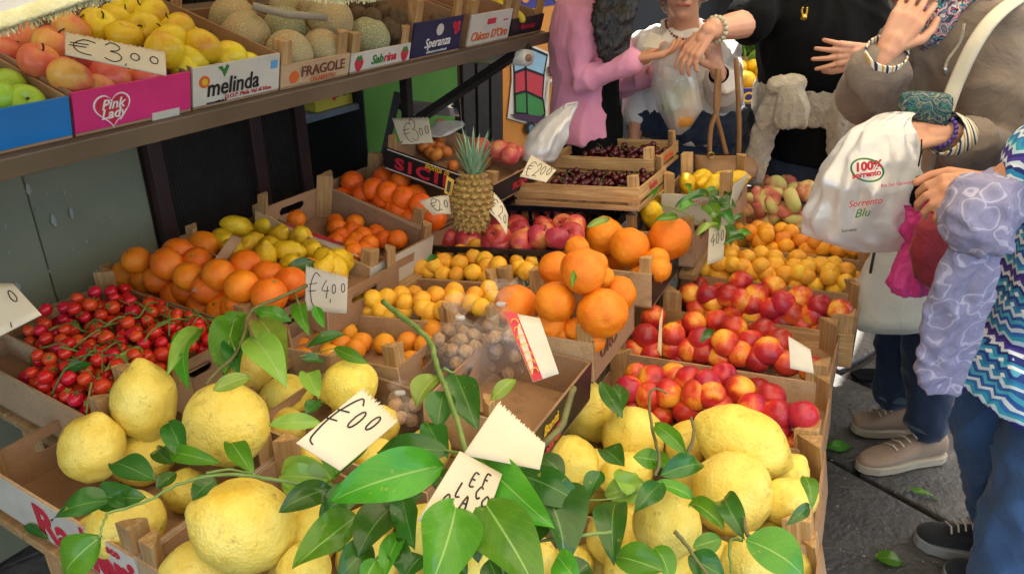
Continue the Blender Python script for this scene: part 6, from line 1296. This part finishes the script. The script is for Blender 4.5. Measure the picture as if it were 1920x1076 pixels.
soft('jacket', top_mb(P4, .034, .16, .97, {'l':.80,'r':.78}, (.080,.076,.060), extra_rows=hem), TAUP, t4, .009, 3, (.024,.12), .45)
soft('jeans', legs_mb(P4, .105, .078, .062, hem=.035), JEAND, t4, .013, 5, (.014,.08))
CUFFJ = m_cloth('turned_denim', '#5a6c7c', '#4a5c6c', 8, .9)
for s in 'lr':
    a = J[s+'a']; MB().tube([a+UP*.03-t4.location, a+UP*.075-t4.location], [.066,.064], 18, cap=False).obj('turn_up', CUFFJ, t4, True).modifiers.new('s','SOLIDIFY').thickness = .006
SHOE = m_cloth('taupe_suede', '#a88c70', '#8a7058', 9, .85, .3); SOLE = flat('cream_sole', '#b8a88c', .6)
shoe(t4, at_z(1760,856,0), at_z(1607,882,0), SHOE, SOLE, .044, .09, sole=.024); shoe(t4, at_z(1715,812,0), at_z(1595,806,0), SHOE, SOLE, .044, .09, sole=.024)
soft('hair', hair_cap(t4, P4, HAIRG, 1.05), HAIRG, t4, .009, 3, (.008,.02))
def m_pat(name, cols, sc, rough=.8):
    s = N(name); v = s.coord(rnd=False); vo = s.n('TexVoronoi'); vo.inputs['Scale'].default_value = sc; w = s.n('TexNoise'); w.inputs['Scale'].default_value = sc*.8; s.l(v, w.inputs['Vector']); s.l(s.mix(.06, v, w.outputs['Color']), vo.inputs['Vector'])
    f_ = s.math('FRACT', s.math('MULTIPLY', vo.outputs['Distance'], 2.2)); n = len(cols); col = s.ramp(s.math('FRACT', s.math('ADD', f_, s.noise(v, sc*.35, 2))), [(i/n, lin(c_)) for i, c_ in enumerate(cols)], 'CONSTANT'); s.bump(s.noise(v, 25, 3), .4, .01); return s.set(col, rough)
FLOR = m_pat('floral_scarf', ['#2a5a78','#6fb0c4','#181c28','#c8607e','#dcd6c0','#3a8aa0','#d88aa0','#20303c'], 34)
mb = MB(); nkc = P4['neck']; mb.tube([nkc+Vector((.10*math.cos(a)-.02,.10*math.sin(a),.02+.035*math.cos(a)*-1)) for a in [2*math.pi*i/24 for i in range(25)]], .052, 12); mb.capsule([at_Y(1790,15,2.0),at_Y(1755,40,1.99),at_Y(1745,62,1.99)],[.05,.045,.03])
soft('scarf', mb, FLOR, t4, .009, 3, (.03,.05))
STRIPE = N('striped_cuff'); v = STRIPE.coord((1,1,1), rnd=False); sx_ = STRIPE.n('SeparateXYZ'); STRIPE.l(v, sx_.inputs[0]); fq = STRIPE.math('FRACT', STRIPE.math('MULTIPLY', STRIPE.math('ADD', sx_.outputs[0], STRIPE.math('MULTIPLY', sx_.outputs[2], .45)), 46.0))
STRIPE = STRIPE.set(STRIPE.ramp(fq, [(0,lin('#e6e2da')),(.35,lin('#c9a02e')),(.55,lin('#e6e2da')),(.75,lin('#2c3040'))],'CONSTANT'), .8)
for s, k in (('l',.72),('r',.70)):
    e, w_0 = J[s+'e'], J[s+'w']; a = e.lerp(w_0, k); b = e.lerp(w_0, k+.30); MB().tube([a-t4.location, b-t4.location], [.047,.050], 20, cap=False).obj('striped_cuff', STRIPE, t4, True).modifiers.new('s','SOLIDIFY').thickness = .004
bd = J['lw']+(J['lw']-J['le']).normalized()*.012; ad = (J['lw']-J['le']).normalized(); a1 = ad.orthogonal().normalized(); a2 = ad.cross(a1); mb = MB()
for i in range(18): mb.ball(bd+(a1*math.cos(i*.349)+a2*math.sin(i*.349))*.033-t4.location, .006, None, 8, 6)
mb.obj('bracelet', flat('violet_beads','#4a3a8a',.2), t4, True)
STRAPC = m_cloth('cream_leather', '#cfc8b4', '#bdb6a2', 5, .6, .25)
# cream tote bag with strap, white carrier bag, glittery case, pink umbrella, dark red pouch
rows = [(at_Y(1672,618,1.98), X*.10, Yv*.03),(at_Y(1675,600,1.98), X*.125, Yv*.055),(at_Y(1682,545,1.99), X*.12, Yv*.055),(at_Y(1692,490,2.0), X*.10, Yv*.04),(at_Y(1698,468,2.0), X*.09, Yv*.015)]
tb = sack('shoulder_bag','cream leather shoulder bag on a long white strap','handbag',rows,STRAPC,fold=.03,seed=4,part='bag_body')
sp_ = spline([at_Y(1740,470,1.93),at_Y(1735,330,1.90),at_Y(1768,225,1.80),at_Y(1795,150,1.80),at_Y(1835,70,1.80),at_Y(1880,18,1.84),at_Y(1940,-20,1.95)],6); MB().tube([p-tb.location for p in sp_], .017, 8, flat=.25).obj('strap', STRAPC, tb, True)
sp_ = [at_Y(1640,470,1.945),at_Y(1634,500,1.94),at_Y(1632,512,1.94)]; MB().tube([p-tb.location for p in sp_], .004, 6).obj('zip', DKST, tb, True)
BAGW = m_film('white_bag_film', alpha=.08, fscale=9, rough=.3)
rows = [(at_Y(1640,470,1.70), X*.055, Yv*.012),(at_Y(1615,440,1.70), X*.125, Yv*.05),(at_Y(1612,400,1.70), X*.125, Yv*.07),(at_Y(1628,340,1.70), X*.112, Yv*.075),(at_Y(1640,290,1.71), X*.10, Yv*.06),(at_Y(1655,245,1.72), X*.07, Yv*.035),(at_Y(1672,222,1.74), X*.042, Yv*.02),(at_Y(1690,212,1.75), X*.03, Yv*.012)]
wbg = sack('carrier_bag','white printed carrier bag held by the person in the taupe jacket','bag',rows,BAGW,fold=.14,seed=8,nf=9,seg=130,crease=.03)
def bag_print(s_, x, y, sz, m, rot=-8, **k):
    p = at_Y(x, y, 1.60); return text(s_, sz, wbg, Matrix.Translation(p-wbg.location) @ Matrix.Rotation(R_(rot),4,'Y') @ Matrix.Rotation(R_(82),4,'X'), m, **k)
bag_print('100%',1628,312,.026,REDI,bold=.0012); bag_print('sorrento',1625,327,.017,REDI,bold=.0006); bag_print('Bio San Giovanni',1682,345,.010,PNKI); bag_print('Sorrento',1622,380,.02,REDI,shear=.3); bag_print('Blu',1616,400,.026,GRNI,shear=.35); bag_print('Sorrento',1592,432,.009,BLKI)
oc = at_Y(1626,319,1.602)-wbg.location; MB().tube([oc+X*(.036*math.cos(a))+Vector((0,.0,.024*math.sin(a)))-UP*.008*math.cos(a) for a in [2*math.pi*i/30 for i in range(31)]], .0022, 5).obj('logo_ring', GRNI, wbg)
rows = [(at_Y(1684,195,1.84), X*.012, Vector((0,.012,.02))),(at_Y(1700,196,1.83), X*.004, Vector((0,.02,.03))),(at_Y(1740,200,1.80), X*.004, Vector((0,.03,.042))),(at_Y(1778,206,1.78), X*.006, Vector((0,.035,.045)))]
gc = thing('glasses_case','glittery green and blue case held against the jacket','case',at_Y(1735,200,1.8)); GLIT = m_pat('glitter_print',['#1e4a4a','#3a7a6a','#24385a','#5a6a58','#8a8a70','#2a5a7a','#1c2c2c'],40,.3)
ax_ = (at_Y(1778,208,1.76)-at_Y(1690,196,1.82)).normalized(); mb = MB(); loft(mb, rrows([(at_Y(1686,192,1.82), Yv*.012, UP*.018),(at_Y(1700,195,1.815), Yv*.022, UP*.030),(at_Y(1740,202,1.79), Yv*.027, UP*.037),(at_Y(1774,208,1.765), Yv*.027, UP*.040)])); soft('case_body', mb, GLIT, gc, .006, 2)
mb = MB(); c0 = at_Y(1776,208,1.763); loft(mb, [(c0, Yv*.022, UP*.036),(c0+ax_*.004, Yv*.022, UP*.036)]); soft('opening', mb, BLKC, gc, .004, 1)
um = thing('umbrella','folded bright pink umbrella with black handle hanging beside the carrier bag','umbrella',at_Y(1713,330,1.66)); PNKU = m_cloth('pink_nylon','#d83a86','#c22c74',7,.5,.6,18,.02)
o = um.location; MB().capsule([at_Y(1714,338,1.66)-o, at_Y(1710,372,1.66)-o], [.016,.013], 14).obj('handle', BLKC, um, True); MB().tube([at_Y(1710,372,1.66)-o, at_Y(1703,545,1.66)-o], .004, 6).obj('shaft', DKST, um)
MB().tube([p-o for p in spline([at_Y(1718,330,1.66),at_Y(1726,290,1.66),at_Y(1728,262,1.68)],4)], .0018, 5).obj('wrist_cord', BLKC, um)
rows = [(at_Y(1704,548,1.66), X*.040, Yv*.03),(at_Y(1704,530,1.66), X*.050, Yv*.036),(at_Y(1710,480,1.66), X*.032, Yv*.03),(at_Y(1716,455,1.66), X*.022, Yv*.022),(at_Y(1716,430,1.66), X*.040, Yv*.032),(at_Y(1720,395,1.66), X*.046, Yv*.035),(at_Y(1720,378,1.66), X*.052, Yv*.036)]
sack('x','x','x',rows,PNKU,parent=um,fold=.22,nf=8,seed=6,part='canopy_cloth')
rp = thing('red_pouch','dark red cloth pouch beside the pink umbrella','pouch',at_Y(1752,470,1.58)); rows = [(at_Y(1758,545,1.58), X*.012, Yv*.02),(at_Y(1752,520,1.58), X*.045, Yv*.03),(at_Y(1750,470,1.58), X*.052, Yv*.035),(at_Y(1758,425,1.58), X*.045, Yv*.03),(at_Y(1770,400,1.58), X*.025, Yv*.02)]
sack('x','x','x',rows,m_cloth('dark_red_cloth','#8e1a2a','#761422',6,.7,.5,14,.02),parent=rp,fold=.08,seed=1,part='cloth')
# --- person at the right edge in the patterned tunic
pv_ = Vector((1.25,1.50,.84)); nk = Vector((1.25,1.46,1.33)); f = Vector((-1,.12,0)).normalized(); r = Vector((f.y,-f.x,0))
J = dict(ls=nk-r*.17-UP*.05, rs=nk+r*.17-UP*.05, le=at_Y(1915,330,1.36), lw=at_Y(1862,345,1.38), re=nk+r*.2-UP*.3, rw=nk+r*.12-UP*.36+f*.2)
J['la'] = at_z(1880,1090,.09); J['ra'] = at_z(1890,1000,.09); J['lk'] = Vector((1.2,1.42,.46)); J['rk'] = Vector((1.2,1.6,.46))
t5, P5 = person('person in a blue zigzag patterned tunic and jeans carrying a lavender scarf', B0(pv_), f, pv_, nk, nk+f*.03+UP*.18, J, W=(.18,.16,.17,.17), D=(.15,.14,.14,.085), skin=SKIN2, hands={'l':dict(palm=(0,.5,-.8),d=(-1,0,-.2),curl=.9,side=-1),'r':dict(palm=(0,0,-1),curl=.6)})
def m_zig():
    s = N('zigzag_print'); v = s.coord((1,1,1), rnd=False); sx = s.n('SeparateXYZ'); s.l(v, sx.inputs[0]); h = s.math('ADD', sx.outputs[0], s.math('MULTIPLY', sx.outputs[1], .8))
    tri = s.math('ABSOLUTE', s.math('SUBTRACT', s.math('FRACT', s.math('MULTIPLY', h, 42.0)), .5)); y = s.math('ADD', s.math('MULTIPLY', sx.outputs[2], 7.0), s.math('MULTIPLY', tri, .16))
    cols = ['#c8dce4','#2f8fc0','#2a7ab0','#27408f','#58b8cc','#2a90b8','#1f2f78','#d4e2e8','#4a3a98','#342a80','#b8d4e0','#2a9ab8','#2f70b8','#cfdfe6','#2458a8','#48a8c4','#2a5aa0']
    c1 = s.ramp(s.math('FRACT', y), [(i/len(cols), lin(c_)) for i, c_ in enumerate(cols)], 'CONSTANT'); dz = s.math('ABSOLUTE', s.math('SUBTRACT', s.math('FRACT', s.math('MULTIPLY', sx.outputs[2], 42.0)), .5))
    dia = s.math('LESS_THAN', s.math('ADD', tri, dz), .24); band = s.math('LESS_THAN', s.math('FRACT', s.math('MULTIPLY', sx.outputs[2], 7.0)), .42); col = s.mix(s.math('MULTIPLY', dia, band), c1, lin('#eef2f2')); s.bump(s.noise(v, 9, 4), .5, .02); return s.set(col, .75)
ZIG = m_zig(); hem = [(pv_-UP*.20+f*.045, r*.24, f*.20),(pv_-UP*.10+f*.03, r*.225, f*.19)]
soft('tunic', top_mb(P5, .05, .12, .96, {'l':.40,'r':.40}, (.095,.095,.06), extra_rows=hem), ZIG, t5, .009, 3, (.014,.11), .2)
soft('jeans', legs_mb(P5, .12, .088, .075), m_cloth('mid_blue_denim', '#3a5c86', '#2c4a70', 8, .9, .6, 14, .015), t5, .013, 5, (.018,.08))
soft('hair', hair_cap(t5, P5, HAIRB, 1.05), HAIRB, t5, .009, 3, (.008,.02))
SNK = m_cloth('black_canvas','#1c1f24','#14161a',8,.85,.2); SNS = flat('grey_sole','#8d8b86',.6)
shoe(t5, at_z(1875,1055,0), at_z(1712,1012,0), SNK, SNS, .046, .08, sole=.028); shoe(t5, at_z(1930,1130,0), at_z(1765,1082,0), SNK, SNS, .046, .08, sole=.028)
LAV = m_pat('lavender_print',['#83819f','#8886a4','#8c8aa8','#a9a7bf','#8684a2','#8a88a6'],20,.95)
ls = thing('lavender_scarf','gathered lavender scarf with white print hanging from the arm','scarf',at_Y(1830,420,1.34)); mb = MB()
loft(mb, rrows([(at_Y(1838,462,1.34), X*.048, Yv*.04),(at_Y(1830,440,1.34), X*.058, Yv*.05),(at_Y(1838,400,1.34), X*.064, Yv*.055),(at_Y(1852,360,1.34), X*.058, Yv*.05),(at_Y(1868,330,1.36), X*.04, Yv*.04)]))
soft('gathered_bundle', mb, LAV, ls, .006, 2, (.014,.05), .6)
mb = MB(); loft(mb, rrows([(at_Y(1770,738,1.40), X*.035, Yv*.012),(at_Y(1762,705,1.40), X*.05, Yv*.015),(at_Y(1775,650,1.39), X*.06, Yv*.018),(at_Y(1795,570,1.37), X*.065, Yv*.022),(at_Y(1818,500,1.35), X*.052, Yv*.025),(at_Y(1832,450,1.34), X*.035, Yv*.025)])); soft('hanging_end', mb, LAV, ls, .006, 2, (.010,.03), .06)

# jacket details: cords, placket, pocket flap
o4 = t4.location
for xs, yy in (([(1808,45),(1800,80),(1776,115),(1772,138)],1.86),([(1700,100),(1698,118),(1692,128)],1.9)):
    MB().tube([p-o4 for p in spline([at_Y(x,y,yy) for x,y in xs],4)], .0032, 6).obj('drawstring', OATM, t4, True); MB().capsule([at_Y(*xs[-1],yy)-o4, at_Y(xs[-1][0],xs[-1][1]-7,yy)-o4], .006, 8).obj('toggle', flat('steel','#b8b8b8',.25,Metallic=1.0), t4, True)
